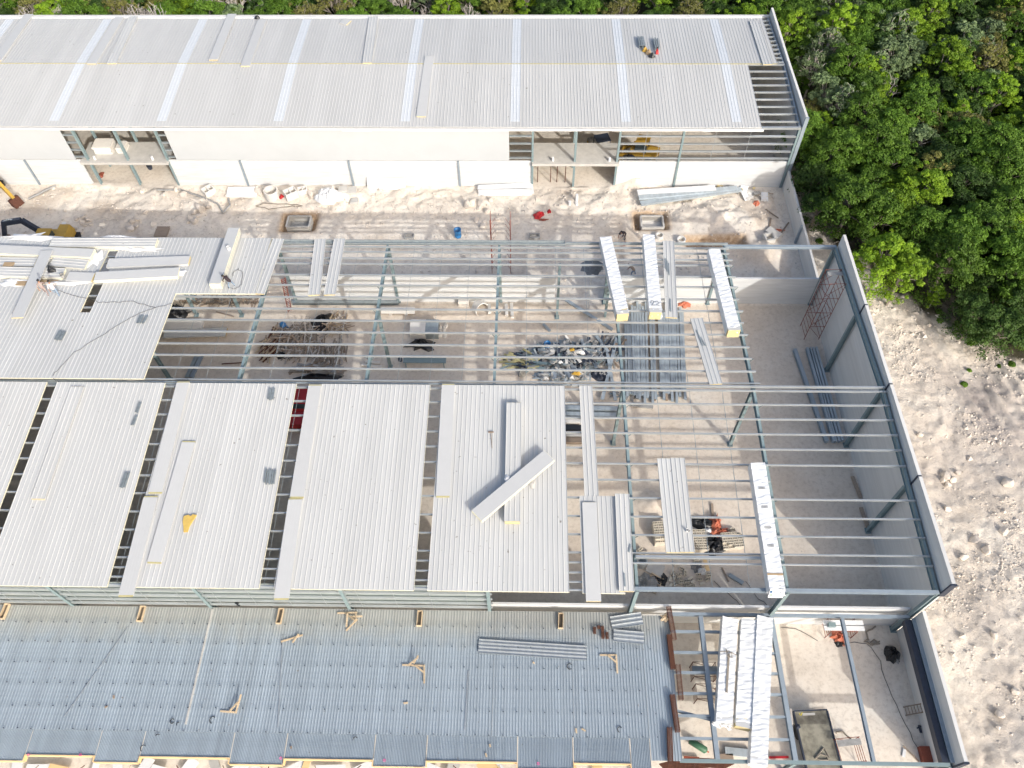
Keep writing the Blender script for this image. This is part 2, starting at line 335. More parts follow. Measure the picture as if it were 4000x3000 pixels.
# ------------------------------------------------------------------ profiled sheets
def rib_profile(w, pitch=1/3, rw=.045, rh=.030, first=None):
    """(x, z) of a ribbed sheet w wide, starting and ending on a rib"""
    n = max(1, round(w/pitch)); p = w/n; pts = [(0, rh), (rw*.5, rh)]
    for i in range(n):
        a = i*p
        pts += [(a+rw, 0), (a+p-rw, 0), (a+p-rw*.5, rh)]
        pts += [(a+p+rw*.5, rh)] if i < n-1 else [(a+p, rh)]
    return pts
def sheet_mb(mb, x0, x1, y0, y1, zt, thick=.1, pitch=1/3, rw=.045, rh=.030, top=0, side=1):
    pr = rib_profile(x1-x0, pitch, rw, rh); n = len(pr); vs = []
    for y in (y0, y1): vs += [(x0+a, y, zt(y)+b) for a, b in pr]
    mb.add(vs, [(i, i+1, n+i+1, n+i) for i in range(n-1)], top)
    for s, y in ((1, y0), (-1, y1)):
        v = [(x0+a, y, zt(y)+b) for a, b in pr] + [(x1, y, zt(y)-thick), (x0, y, zt(y)-thick)]
        f = tuple(range(n+2)); mb.add(v, [f if s < 0 else f[::-1]], side)
    for x in (x0, x1):
        v = [(x, y0, zt(y0)+rh), (x, y1, zt(y1)+rh), (x, y1, zt(y1)-thick), (x, y0, zt(y0)-thick)]; mb.add(v, [(0, 1, 2, 3)], side)
    mb.add([(x0, y0, zt(y0)-thick), (x1, y0, zt(y0)-thick), (x1, y1, zt(y1)-thick), (x0, y1, zt(y1)-thick)], [(0, 3, 2, 1)], top)
    return mb
# ------------------------------------------------------------------ the middle warehouse
MW = thing('unfinished_warehouse', 'large open steel framed warehouse half roofed with white panels in the middle of the site', 'warehouse', (-50, -15.8, 0))
RY, FY = -15.8, -31.6
PUR = .2; TOP = .32
for k in range(0, 11):
    x = -10.0*k - (.12 if k == 0 else 0)
    m = MB(); e = .25
    for y0, y1 in ((0.1, RY), (RY, FY-.1)): m.ibeam((x, y0, zM(y0)-e), (x, y1, zM(y1)-e), .2, .5)
    r = m.build('rafter', 'primer', MW)
    if 0 < k < 7:
        for y in (-2.6, -5.2, -7.95, -10.5, -13.0, -17.4, -19.9, -22.4, -25.1, -27.85):
            if k > 2 and y < -16: continue
            for s in (-1, 1): MB().beam((x+s*.05, y, zM(y)-.48), (x+s*.42, y, zM(y)+.1), .05, .03).build('flange_brace', 'primer', r)
cols = [(-10.0*k, 0.0) for k in range(0, 7)] + [(-10.0*k, FY) for k in range(0, 7)] + [(-10.0, RY), (-20.0, RY), (-40.0, -7.9), (0, -7.9), (0, RY), (0, -23.7), (-60, -9.5), (-59.4, -1.9), (-55, -1.9), (-24.6, -1.9), (-20, -1.9)]
for x, y in cols:
    xx = x - (.12 if x == 0 else 0); m = MB(); zt = zM(y)-.5 if y > -30 else zM(FY)-.1
    if y == -1.9: m.ibeam((x, y, 0), (x, y, zM(y)-.5), .22, .25, up=(0, 1, 0))
    else: m.ibeam((xx, y, 0), (xx, y, zt), .24, .34, up=(0, 1, 0) if x else (1, 0, 0))
    c = m.build('column', 'primer', MW)
    b = MB(); b.box(xx-.22, xx+.22, y-.25, y+.25, 0, .05); b.build('base_plate', 'primer', c)
M_P = [-.43, -1.1, -1.9, -2.57, -3.95, -5.19, -6.62, -7.95, -9.24, -10.52, -11.81, -13.0, -14.29, -15.48]
N_P = [(-16.15, .1), (-17.37, -.05), (-18.63, -.05), (-19.9, -.05), (-21.15, -.05), (-22.42, -.05), (-23.7, -10), (-25.1, -.05), (-26.5, -.05), (-27.85, -.05), (-29.15, -.05), (-29.85, -.05), (-30.55, -20.2), (-31.2, -20.2), (-31.75, -20.2)]
for y in M_P:
    MB().channel((-102, y, zM(y)+.1), (-9.6+random.uniform(-.15, .15), y, zM(y)+.1), .075, PUR, t=.014).build('purlin', 'galv', MW)
for y, xe in N_P:
    MB().channel((-102, y, zM(y)+.1), (xe, y, zM(y)+.1), .075, PUR, t=.014).build('purlin', 'galv', MW)
MB().channel((-20, -29.42, zM(-29.4)+.12), (-10, -29.42, zM(-29.4)+.12), .16, .24).build('purlin', 'galv', MW)
MB().box(-102, -24.1, .02, .34, 7.72, 7.86).box(-102, -24.1, .3, .35, 7.86, 8.05).box(-102, -24.1, -.02, .03, 7.86, 8.0).build('eave_gutter', 'galv_dark', MW)
MB().channel((-24.1, .1, 7.95), (-9.7, .1, 7.95), .1, .26, t=.02).build('eave_beam', 'galv_dark', MW)
MB().ibeam((-10, .0, 7.72), (-.1, .0, 7.72), .26, .3).build('eave_beam', 'steel_blue', MW)
MB().ibeam((-20.2, FY, 7.8), (-.1, FY, 7.8), .24, .3).build('eave_beam', 'steel_blue', MW)
MB().channel((-24, -15.82, 8.76), (-.1, -15.82, 8.76), .1, .26, t=.02).build('ridge_beam', 'galv', MW)
m = MB()
for y in (-15.72, -15.92): m.box(-102, -50 if y < -15.8 else -24, y-.05, y+.05, 8.66, 8.74)
m.build('ridge_beam', 'galv_dark', MW)
for k in range(1, 7):
    for q in (2.5, 5.0, 7.5):
        x = -10*k-q
        if x > -58:
            m = MB()
            for a, b in zip(M_P[:-1], M_P[1:]): m.tube([(x, a, zM(a)+.14), (x-.03, b, zM(b)+.06)], .013, 4, cap=False)
            m.build('sag_rod', 'galv_dark', MW)
        m = MB(); ys = [a for a, _ in N_P]
        for a, b in zip(ys[:-1], ys[1:]): m.tube([(x, a, zM(a)+.14), (x-.03, b, zM(b)+.06)], .013, 4, cap=False)
        m.build('sag_rod', 'galv_dark', MW)
for q in (-12.5, -15, -17.5):
    m = MB(); ys = [a for a, _ in N_P[:12]]
    for a, b in zip(ys[:-1], ys[1:]): m.tube([(q, a, zM(a)+.14), (q, b, zM(b)+.06)], .013, 4, cap=False)
    m.build('sag_rod', 'galv_dark', MW)
    m = MB()
    for a, b in zip(M_P[:-1], M_P[1:]): m.tube([(q, a, zM(a)+.14), (q, b, zM(b)+.06)], .013, 4, cap=False)
    m.build('sag_rod', 'galv_dark', MW)
zt = lambda y: zM(y)+TOP
def roofpart(x0, x1, y0, y1): return sheet_mb(MB(), x0, x1, y0, y1, zt).build('roof_sheet', ['panel_white', 'foam_cream'], MW)
# far slope
roofpart(-102, -64.65, .45, -15.6)
roofpart(-63.8, -57.23, .45, -15.6); roofpart(-64.65, -63.8, -8.68, -15.6); roofpart(-64.65, -63.8, .45, -1.2)
roofpart(-57.23, -50.45, .45, -6.45)
# near slope
for x0, x1 in ((-102, -75), (-74.2, -64.7), (-63.9, -55.45), (-54.55, -45.23), (-44.25, -34.88), (-34.0, -24.56)): roofpart(x0, x1, -15.95, -31.98)
roofpart(-23.69, -20.85, -25.07, -32.03)
# precast walls: ribbed gable wall along x = 0.1 to 0.35, lower walls
def wall_x(name, parent, x0, x1, ya, yb, za, zb, m='concrete_in'):
    v0 = [(x0, ya, 0), (x1, ya, 0), (x1, yb, 0), (x0, yb, 0)]; v1 = [(x0, ya, za), (x1, ya, za), (x1, yb, zb), (x0, yb, zb)]
    return MB().hexa(v0, v1).build(name, m, parent)
ys = [-31.6, -23.7, -15.8, -7.9, .15]
for a, b in zip(ys[:-1], ys[1:]):
    za, zb = (9.4 - .27*(v+31.6)/31.75 for v in (a, b)); wall_x('gable_wall', MW, .12, .36, a+.012, b-.012, za, zb)
for y in (-7.9, RY, -23.7): MB().box(.04, .34, y-.05, y+.05, zM(y)-.3, 9.42-.27*(y+31.6)/31.75).build('wall_bracket', 'steel_black', MW)
MB().box(.0, .42, -31.72, -31.615, 7.4, 9.42).build('end_cap', 'steel_black', MW)
BX = [(-49.9, -40.1), (-39.9, -30.1), (-29.9, -24.8), (-19.9, -10.1), (-9.9, .1)]
for a, b in BX: MB().box(a, b, -.02, .16, 0, 3.55).build('back_wall', 'concrete', MW)
MB().box(-102, -60.2, -.02, .16, 0, 3.55).build('back_wall', 'concrete', MW)
for a, b in ((-102, -50.1), (-49.9, -40.1), (-39.9, -30.1), (-29.9, -20.1), (-19.9, -10.1), (-9.9, -.15)):
    MB().box(a, b, -31.3, -31.14, 0, 3.62).build('front_wall', 'concrete', MW)
# front girts and grey liner behind them, left of x = -29.8
for z in (7.35, 6.6, 5.6, 4.65, 3.85): MB().channel((-102, -31.62, z), (-29.75, -31.62, z), .10, .2, t=.02).build('girt', 'galv', MW)
MB().box(-102, -29.95, -31.44, -31.4, 3.64, 7.5).build('liner_sheet', 'liner', MW)
for x in (-30, -40, -50, -60): MB().box(x-.12, x+.12, -31.56, -31.45, 3.64, 7.6).build('girt_post', 'galv_dark', MW)
m = MB()
for x in np.arange(-99, -30.5, 2.5): m.beam((x, -31.7, 7.3), (x, -31.7, 3.85), .025, .025)
m.build('sag_rod', 'galv', MW)
# ------------------------------------------------------------------ front mezzanine
FM = thing('mezzanine', 'steel mezzanine with blue grey corrugated metal deck in front of the middle warehouse', 'mezzanine', (-40, -36.5, 0))
zd = lambda y: 3.46
def deck(x0, x1, y0, y1, z=0.0): return sheet_mb(MB(), x0, x1, y0, y1, lambda y: 3.45+z, .02, .203, .045, .03, 0, 0)
def deck_mat():
    m = mat('deck', (.325, .385, .435), .42, metal=.12, var=.13, scale=.5, stretch=(2.2, .22, 1)); n = m.node_tree; L = n.links
    b = n.nodes['Principled BSDF']; g = n.nodes.new('ShaderNodeNewGeometry'); s = n.nodes.new('ShaderNodeSeparateXYZ'); L.new(g.outputs['Position'], s.inputs[0])
    nz = n.nodes.new('ShaderNodeTexNoise'); nz.inputs['Scale'].default_value = .9; nz.inputs['Detail'].default_value = 6; L.new(g.outputs['Position'], nz.inputs['Vector'])
    ad = n.nodes.new('ShaderNodeMath'); ad.operation = 'MULTIPLY_ADD'; ad.inputs[1].default_value = 2.2; L.new(nz.outputs[0], ad.inputs[0]); L.new(s.outputs[1], ad.inputs[2])
    mr = n.nodes.new('ShaderNodeMapRange'); mr.inputs[1].default_value = -33.4; mr.inputs[2].default_value = -31.4; L.new(ad.outputs[0], mr.inputs[0])
    mx = n.nodes.new('ShaderNodeMixRGB'); src = b.inputs['Base Color'].links[0].from_socket; L.new(mr.outputs[0], mx.inputs[0]); L.new(src, mx.inputs[1]); mx.inputs[2].default_value = (.34, .355, .34, 1)
    L.new(mx.outputs[0], b.inputs['Base Color'])
deck_mat(); weather('deck', .305, .06)
DX = [-102, -86, -75.7, -64.6, -57.3, -52.0, -46.2, -40.9, -34.7, -29.6, -24.2, -19.3]
for i, (a, b) in enumerate(zip(DX[:-1], DX[1:])): deck(a+.004, b-.004, -31.72, -40.05, .006*(i % 2)).build('deck_sheet', 'deck', FM)
deck(-19.29, -17.3, -31.9, -41.36, -.03).build('deck_sheet', 'deck', FM)
NOT = [(-66.4, -62.2), (-59.9, -55.3), (-52.4, -46.5), (-43.0, -37.2), (-33.8, -27.9), (-24.3, -20.6)]
E0 = -41.95; EN = -41.58
edges = []; xp = -102
for a, b in NOT: edges += [(xp, a, E0), (a, b, EN)]; xp = b
edges.append((xp, -19.3, E0))
for i, (a, b, e) in enumerate(edges):
    sheet_mb(MB(), a+.03, b-.03, -39.98, e+.03, lambda y: 3.41, .02, .1015, .022, .04, 0, 0).build('deck_sheet', 'deck', FM)
    if e == EN:
        w = MB().box(a, b, e-.06, e, 3.12, 3.52).box(a, a+.06, E0, e-.06, 3.12, 3.52).box(b-.06, b, E0, e-.06, 3.12, 3.52); w.build('formwork_board', 'plywood', FM)
    else: MB().box(a+.06, b-.06, E0-.05, E0, 3.12, 3.50).build('formwork_board', 'plywood', FM)
for x in (-15, -10, 0.0): MB().ibeam((x, -31.85, 3.18), (x, -41.2, 3.18), .3, .36).build('beam', 'steel_blue', FM)
MB().ibeam((-5, -31.9, 3.2), (-5, -41.2, 3.2), .22, .3).build('beam', 'steel_blue', FM)
MB().box(-.62, -.22, -41.2, -31.95, 2.7, 3.3).build('beam', 'steel_black', FM)
for y in (-32.95, -34.4, -35.76, -37.13, -38.55, -39.95): MB().ibeam((-17.9, y, 3.17), (-10.16, y, 3.17), .15, .26).build('joist', 'steel_blue', FM)
MB().ibeam((-17.4, -38.2, 3.05), (-15.1, -38.75, 3.05), .15, .26).build('joist', 'steel_blue', FM)
MB().ibeam((-17.4, -41.3, 3.18), (-.2, -41.3, 3.18), .2, .3).build('beam', 'primer', FM)
MB().ibeam((-17.4, -31.72, 3.2), (-.2, -31.72, 3.2), .2, .3).build('beam', 'steel_blue', FM)
for x in (-10, 0): MB().ibeam((x-.02, -41.3, 0), (x-.02, -41.3, 3.0), .24, .24, up=(0, 1, 0)).build('column', 'primer', FM)
for x in np.arange(-95, -17, 10): MB().ibeam((x, -41.2, 0), (x, -41.2, 3.0), .24, .24, up=(0, 1, 0)).build('column', 'primer', FM)
wall_x('end_wall', FM, .12, .36, -41.35, -31.75, 4.6, 4.6)
MB().box(.05, .42, -41.48, -41.36, 2.6, 4.62).build('end_cap', 'steel_black', FM)
for (xa, ya), (xb, yb), w_, mt in (((830, 2380), (725, 2830), .13, 'slab'), ((1105, 2480), (1085, 2840), .06, 'galv'), ((500, 2450), (250, 2800), .06, 'galv'), ((1830, 2620), (1815, 2850), .08, 'galv')):
    MB().beam(at((xa, ya), 3.51), at((xb, yb), 3.51), w_, .02).build('seam_strip', mt, FM)
# shear studs and slab mesh lying on the deck
m = MB()
for y in (-32.95, -34.3, -35.7, -37.1, -38.55, -40.0):
    for x in np.arange(-79.2, -18, .915):
        xx = x + random.uniform(-.03, .03); m.lathe([(.022, 0), (.022, .08), (.038, .08), (.038, .10), (0, .10)], 6, 0, (xx, y+random.uniform(-.03, .03), 3.5))
m.build('shear_stud', 'steel_black', FM)['kind'] = 'stuff'
m = MB()
for i, y in enumerate(np.arange(-32.6, -41.0, -.16)):
    if (i % 9) in (0, 1, 2, 5, 7): m.beam((-80, y, 3.525), (-19.4, y+.02, 3.525), .007, .006)
m.build('wire_mesh', 'galv_dark', FM)['kind'] = 'stuff'
# ------------------------------------------------------------------ the far warehouse
FW_ = thing('roofed_warehouse', 'long white warehouse with ribbed roof and skylight strips along the forest edge', 'warehouse', (-50, 26, 0))
YF, YB, YR = 16.6, 36.1, 26.3
ztf = lambda y: zF(y)+.3
SKY_X = [-87.2, -75.86, -64.8, -52.85, -39.92, -28.8, -17.6, -6.5]
xs = [-104] + SKY_X
for sl, (y0, y1, xend) in enumerate(((26.0, 16.08, -4.14), (35.45, 26.04, -1.0))):
    for i in range(len(SKY_X)+1):
        a = -104 if i == 0 else SKY_X[i-1]+.5; b = SKY_X[i]-.5 if i < len(SKY_X) else xend
        sheet_mb(MB(), a, b, y0, y1, ztf, .08, 1/3, .04, .03).build('roof_sheet', ['panel_far', 'panel_plain'], FW_)
        if i < len(SKY_X):
            ya = 16.9 if sl == 0 else 35.2
            s0, s1 = (y0, ya) if sl == 0 else (ya, y1)
            if sl == 0: sheet_mb(MB(), b, b+1.0, ya, y1, ztf, .08, 1/3, .04, .03).build('roof_sheet', ['panel_far', 'panel_plain'], FW_)
            else: sheet_mb(MB(), b, b+1.0, y0, ya, ztf, .08, 1/3, .04, .03).build('roof_sheet', ['panel_far', 'panel_plain'], FW_)
            sheet_mb(MB(), b+.01, b+.99, s0, s1, lambda y: ztf(y)+.012, .06, 1/3, .04, .03).build('skylight', ['skylight', 'skylight'], FW_)
MB().box(-104, -1.0, 25.97, 26.07, zF(26)+.30, zF(26)+.338).build('ridge_joint_shade', 'foam_old', FW_)  # strip over the ridge joint; its dark tone stands in for the gap's shadow
x = -104.0; k = 0
while x < -1.2:
    l = random.choice([3.0, 6.1, 6.1, 4.2]); e = min(x+l, -1.0); j = random.uniform(-.02, .03)
    MB().box(x+.01, e, 35.42+j, 35.7+j, zF(35.5)+.1, zF(35.5)+.36+j).build('ridge_flashing', 'white_sheet', FW_)
    x = e; k += 1
x = -104.0
while x < -4:
    l = random.choice([3.0, 6.1, 6.1]); e = min(x+l, -3.7); j = random.uniform(-.03, .05)
    MB().box(x+.01, e, 15.92-j, 16.12, zF(16)-.02-j, zF(16)+.14).build('gutter', 'white_sheet', FW_); x = e
zt3 = 7.62
for a, b in ((-104, -75.58), (-64.8, -29.44)): MB().box(a, b, 16.5, 16.58, 3.5, zt3).build('cladding', 'cladding', FW_)
for a, b in ((-104, -81.3), (-81.1, -75.2), (-65.7, -58.2), (-58.0, -46.6), (-46.4, -34.95), (-34.75, -27.1), (-18.0, -11.75), (-11.55, -.05)):
    MB().box(a, b, 16.52, 16.7, 0, 3.42).build('front_wall', 'concrete', FW_)
for x in (-81.2, -74.3, -70.0, -65.75, -58.1, -46.5, -34.85, -27.0, -22.55, -18.1, -11.65, -.12):
    full = x in (-74.3, -70.0, -65.75, -27.0, -22.55, -18.1, -11.65, -.12)
    MB().ibeam((x, 16.56, 0), (x, 16.56, 7.6 if full else 3.45), .22, .3, up=(0, 1, 0)).build('column', 'primer' if full else 'steel_blue', FW_)
for x in (-74.3, -70, -65.7, -22.5): MB().ibeam((x, 19.6, 0), (x, 19.6, 7.6), .22, .26, up=(0, 1, 0)).build('column', 'primer', FW_)
for a, b in ((-75.1, -65.7), (-27.05, -17.85)):
    MB().box(a, b, 16.1, 19.5, 3.12, 3.42).build('landing_slab', 'slab', FW_)
for z in (3.85, 4.75, 5.7, 6.65): 
    MB().channel((-18.0, 16.55, z), (-.1, 16.55, z), .2, .14, t=.02).build('girt', 'galv', FW_)
    for a, b in ((-29.4, -27.1), (-75.55, -74.4), (-65.6, -64.85)): MB().channel((a, 16.55, z), (b, 16.55, z), .2, .14, t=.02).build('girt', 'galv_dark', FW_)
MB().channel((-30, 16.4, 7.78), (-.1, 16.4, 7.78), .2, .26, t=.02).build('eave_beam', 'galv', FW_)
m = MB()
for x in (-15.4, -14, -8.4, -4.9): m.beam((x, 16.5, 3.6), (x, 16.5, 7.7), .03, .03)
m.build('sag_rod', 'galv', FW_)
for k, x in enumerate((-.15, -11.65, -22.7, -34, -46, -58, -70, -82)):
    m = MB(); m.ibeam((x, YF, zF(YF)-.22), (x, YR, zF(YR)-.22), .2, .45).ibeam((x, YR, zF(YR)-.22), (x, YB, zF(YB)-.22), .2, .45); m.build('rafter', 'steel_blue', FW_)
for y in list(np.arange(17.2, 26.2, 1.12)) + list(np.arange(26.6, 36, .85)):
    MB().channel((-6 if y > 26.2 else -6.5, y, zF(y)+.1), (-.2, y, zF(y)+.1), .075, .2, t=.014).build('purlin', 'galv', FW_)
MB().box(-104, .1, 36.3, 36.5, 0, 7.9).build('back_wall', 'concrete_in', FW_)  # unseen back wall, added to block light into the far warehouse
for a, b, za, zb in ((16.62, 26.3, 8.95, 8.68), (26.33, 36.7, 8.68, 8.62)): wall_x('gable_wall', FW_, .12, .36, a, b, za, zb)
MB().box(.06, .42, 16.44, 16.6, 0, 8.97).build('end_cap', 'steel_blue', FW_)
tag(wall_x('boundary_wall', None, .1, .32, .3, 16.4, 2.35, 2.35), 'low pale precast concrete wall joining the two warehouses beside the forest', 'wall')
MB_post = MB().box(-.12, .08, 8.0, 8.22, 0, 2.42); solo('wall_post', MB_post, 'steel_blue', 'dark steel post halfway along the low boundary wall', 'post')
# ------------------------------------------------------------------ loose sandwich panels
def frame_of(P0, P1, N=None):
    d = (P1-P0).normalized(); n = Vector(N) if N else Vector((0, 0, 1)); r = d.cross(n).normalized(); u = r.cross(d).normalized()
    M = Matrix.Identity(4)
    for i in range(3): M[i][0] = r[i]; M[i][1] = d[i]; M[i][2] = u[i]
    return M
def panel_body(root, L, w, th, style, foam='foam'):
    if style == 'rib':
        m = MB(); pr = rib_profile(w, 1/3, .055, .034); n = len(pr); vs = [(-w/2+a, y, th+b) for y in (-L/2, L/2) for a, b in pr]
        m.add(vs, [(i, i+1, n+i+1, n+i) for i in range(n-1)])
        for x in (-w/2, w/2): m.box(x-.004, x+.004, -L/2, L/2, .012, th+.03)
        m.build('top_sheet', 'panel_white', root)
    else:
        m = MB().box(-w/2, w/2, -L/2, L/2, th-.012, th)
        for i in range(1, 5): m.box(-w/2+i*w/5-.006, -w/2+i*w/5+.006, -L/2, L/2, th, th+.004)
        m.build('top_sheet', 'panel_plain', root)
    k = .006 if foam == 'foam_cream' else .03
    MB().box(-w/2+k, w/2-k, -L/2-(.10 if foam == 'foam_old' else .025), L/2+(.10 if foam == 'foam_old' else .025), .01, th-.014).build('foam_core', foam, root)
    if k > .01: MB().box(-w/2+.003, -w/2+k-.001, -L/2+.004, L/2-.004, .0095, th-.0125).box(w/2-k+.001, w/2-.003, -L/2+.004, L/2-.004, .0095, th-.0125).build('side_lip', 'panel_plain', root)
    MB().box(-w/2, w/2, -L/2, L/2, 0, .009).build('bottom_sheet', 'panel_plain', root)
def place(o, M, P): o.matrix_world = Matrix.Translation(P) @ M
def panel(p0, p1, fn, base, style, label, w=1.0, th=.1, group=None, foam='foam', name='sandwich_panel', lift=0.0):
    """p0, p1: where the middles of the panel's ends show; base: height of its underside above the rafters"""
    P0 = atroof(p0, fn, base+th); P1 = atroof(p1, fn, base+th); C = (P0+P1)/2 - Vector((0, 0, th-lift)); L = (P1-P0).length
    o = thing(name, label, 'panel', (0, 0, 0), 0, group, world=False); panel_body(o, L, w, th, style, foam); place(o, frame_of(P0, P1), C); return o
def stack(p0, p1, fn, base, n, style, label, lower, group, w=1.0, th=.1, foam='foam', jit=.03):
    P0 = atroof(p0, fn, base+th*n); P1 = atroof(p1, fn, base+th*n); M = frame_of(P0, P1); L = (P1-P0).length; top = None
    for i in range(n):
        st = style if i == n-1 else 'plain'
        C = (P0+P1)/2 - Vector((0, 0, th*(n-i)-.002*i)); C += Vector((M[0][0], M[1][0], 0))*random.uniform(-jit, jit) + Vector((M[0][1], M[1][1], 0))*random.uniform(-jit, jit)
        if top is None or i == n-1:
            o = thing('sandwich_panel', label if i == n-1 else lower, 'panel', (0, 0, 0), 0, group, world=False); panel_body(o, L, w, th, st, foam)
            if i == 0: top = o
        else: o = dup(top, (0, 0, 0))
        place(o, M, C)
    return o
G_F = 'loose panels lying on the far roof'; G_N = 'loose panels lying on the near roof slope'; G_M = 'loose panels lying on the upper slope of the middle roof'
for p0, p1, st, lb in [((113, 55), (-14, 236), 'plain', 'smooth grey panel crossing the far roof at its left end'), ((466, 67), (357, 248), 'plain', 'smooth grey panel on the far roof right of the second skylight'),
    ((521, 65), (436, 247), 'rib', 'ribbed white panel on the far roof beside a smooth one'), ((906, 54), (833, 233), 'plain', 'smooth grey panel on far roof, the shorter left one of a pair'),
    ((1024, 76), (957, 257), 'plain', 'smooth grey panel on far roof, the right one of a pair with a dark edge'), ((1460, 64), (1434, 245), 'rib', 'ribbed panel on the back slope of the far roof left of a skylight'),
    ((1678, 219), (1645, 454), 'plain', 'speckled smooth grey panel lying across the far roof ridge joint'), ((2945, 82), (2999, 251), 'rib', 'ribbed white panel on far roof next to the gable wall')]:
    panel(p0, p1, zF, .345, st, lb, group=G_F, w=1.0)
panel((1335, 80), (1362, 88), zF, .345, 'plain', 'short smooth offcut of panel at the back edge of the far roof', w=1.0, group=G_F)
for p0, p1, b, st, lb in [((303, 1510), (148, 1948), TOP+.036, 'rib', 'ribbed panel with yellow edge lying flush on the second roof bay'), ((715, 1494), (606, 1921), TOP+.036, 'plain', 'smooth white panel along the left edge of third roof bay, upper one'),
    ((588, 1942), (491, 2324), TOP+.036, 'plain', 'smooth white panel overhanging the eave left of third roof bay'), ((736, 1727), (603, 2194), TOP+.036, 'plain', 'smooth white panel near the torn yellow foam piece'),
    ((1230, 1506), (1160, 1939), TOP+.036, 'plain', 'smooth white panel along the left edge of fourth roof bay, upper one'), ((1154, 1951), (1099, 2336), TOP+.036, 'plain', 'smooth white panel overhanging the eave left of fourth roof bay'),
    ((1751, 1503), (1730, 1936), TOP+.036, 'plain', 'smooth white panel at the top left of the bay with the diagonal panel'), ((2288, 1506), (2311, 1939), PUR+.01, 'rib', 'single ribbed panel bridging the open purlins below the ridge'),
    ((2302, 1962), (2319, 2348), TOP+.036, 'plain', 'smooth white panel on the narrow roof strip overhanging the eave'), ((2430, 1928), (2448, 2309), TOP+.1, 'rib', 'ribbed panel at the right edge of the narrow roof strip with trims on it')]:
    panel(p0, p1, zM, b, st, lb, group=G_N, foam='foam_old' if st == 'plain' and p0[0] < 1800 else 'foam')
panel((2594, 1790), (2631, 2157), zM, PUR+.01, 'rib', 'left one of two ribbed panels lying side by side on open purlins', group=G_N)
panel((2647, 1788), (2685, 2156), zM, PUR+.03, 'rib', 'right one of two ribbed panels lying side by side on open purlins', group=G_N)
stack((2008, 1573), (2001, 2036), zM, TOP+.04, 4, 'rib', 'ribbed top panel of the stack under the diagonal panel', 'lower panel in the stack under the diagonal panel', 'stack of panels on the bay with the diagonal panel', w=1.1)
stack((2145, 1779), (1863, 2015), zM, TOP+.46, 2, 'plain', 'smooth panel lying diagonally across a stack on the near roof', 'panel under the diagonal top panel', 'diagonal panels on the near roof', w=1.08, foam='foam_cream')
stack((912, 890), (838, 1108), zM, TOP+.04, 6, 'plain', 'smooth top panel of the tall stack beside the man in dark clothes', 'lower panel in the tall stack beside the man in dark clothes', 'tall stack of panels on the upper slope', foam='foam_cream')
for p0, p1, b, st, lb in [((1088, 932), (1010, 1147), PUR+.02, 'rib', 'ribbed panel tilted beside the roof edge on open purlins'), ((1251, 934), (1226, 1152), PUR+.01, 'rib', 'left one of two parted ribbed panels on the upper purlins'),
    ((1327, 932), (1287, 1151), PUR+.01, 'rib', 'right one of two parted ribbed panels on the upper purlins'), ((2611, 941), (2623, 1240), PUR+.01, 'rib', 'ribbed panel with dark trims between two wrapped bundles'),
    ((2720, 1243), (2797, 1500), PUR+.01, 'rib', 'slanting ribbed panel with loose trims above the channel stock')]:
    panel(p0, p1, zM, b, st, lb, group=G_M)
# the untidy heap at the left of the upper slope
G_H = 'panels heaped at the left of the upper roof slope'
stack((196, 948), (608, 948), zM, TOP+.04, 3, 'rib', 'ribbed top panel of the long stack at the roof back edge', 'lower panel in the long stack at the roof back edge', G_H, foam='foam_cream', jit=.06)
stack((-40, 973), (362, 990), zM, TOP+.04, 4, 'plain', 'smooth top panel of the stack crossed by a slanting panel', 'lower panel in the stack crossed by a slanting panel', G_H, foam='foam_cream', jit=.06)
stack((200, 1020), (338, 1032), zM, TOP+.04, 2, 'rib', 'short ribbed panel with foam crumbs between two stacks', 'panel under the short ribbed one', G_H, foam='foam_cream')
stack((-40, 1021), (140, 1023), zM, TOP+.04, 2, 'rib', 'ribbed panel at the photo left edge with a brown bit on it', 'panel under the ribbed one at the left edge', G_H, foam='foam_cream')
stack((-40, 1060), (246, 1067), zM, TOP+.04, 3, 'rib', 'ribbed top panel beside the two workers', 'lower panel beside the two workers', G_H, foam='foam_cream', jit=.06)
stack((262, 1078), (362, 1082), zM, TOP+.04, 2, 'plain', 'short smooth panel with a bucket at its end', 'panel under the short smooth one', G_H)
stack((420, 1027), (738, 1016), zM, TOP+.04, 2, 'plain', 'smooth panel, upper of two lying across the roof gap', 'panel under the smooth one across the roof gap', G_H)
stack((370, 1078), (696, 1060), zM, TOP+.04, 4, 'plain', 'smooth top panel of the cream edged stack across the roof gap', 'lower panel of the cream edged stack', G_H, foam='foam_cream', jit=.05)
panel((183, 978), (66, 1240), zM, TOP+.50, 'plain', 'smooth panel slanting over the heap beside the two workers', group=G_H)
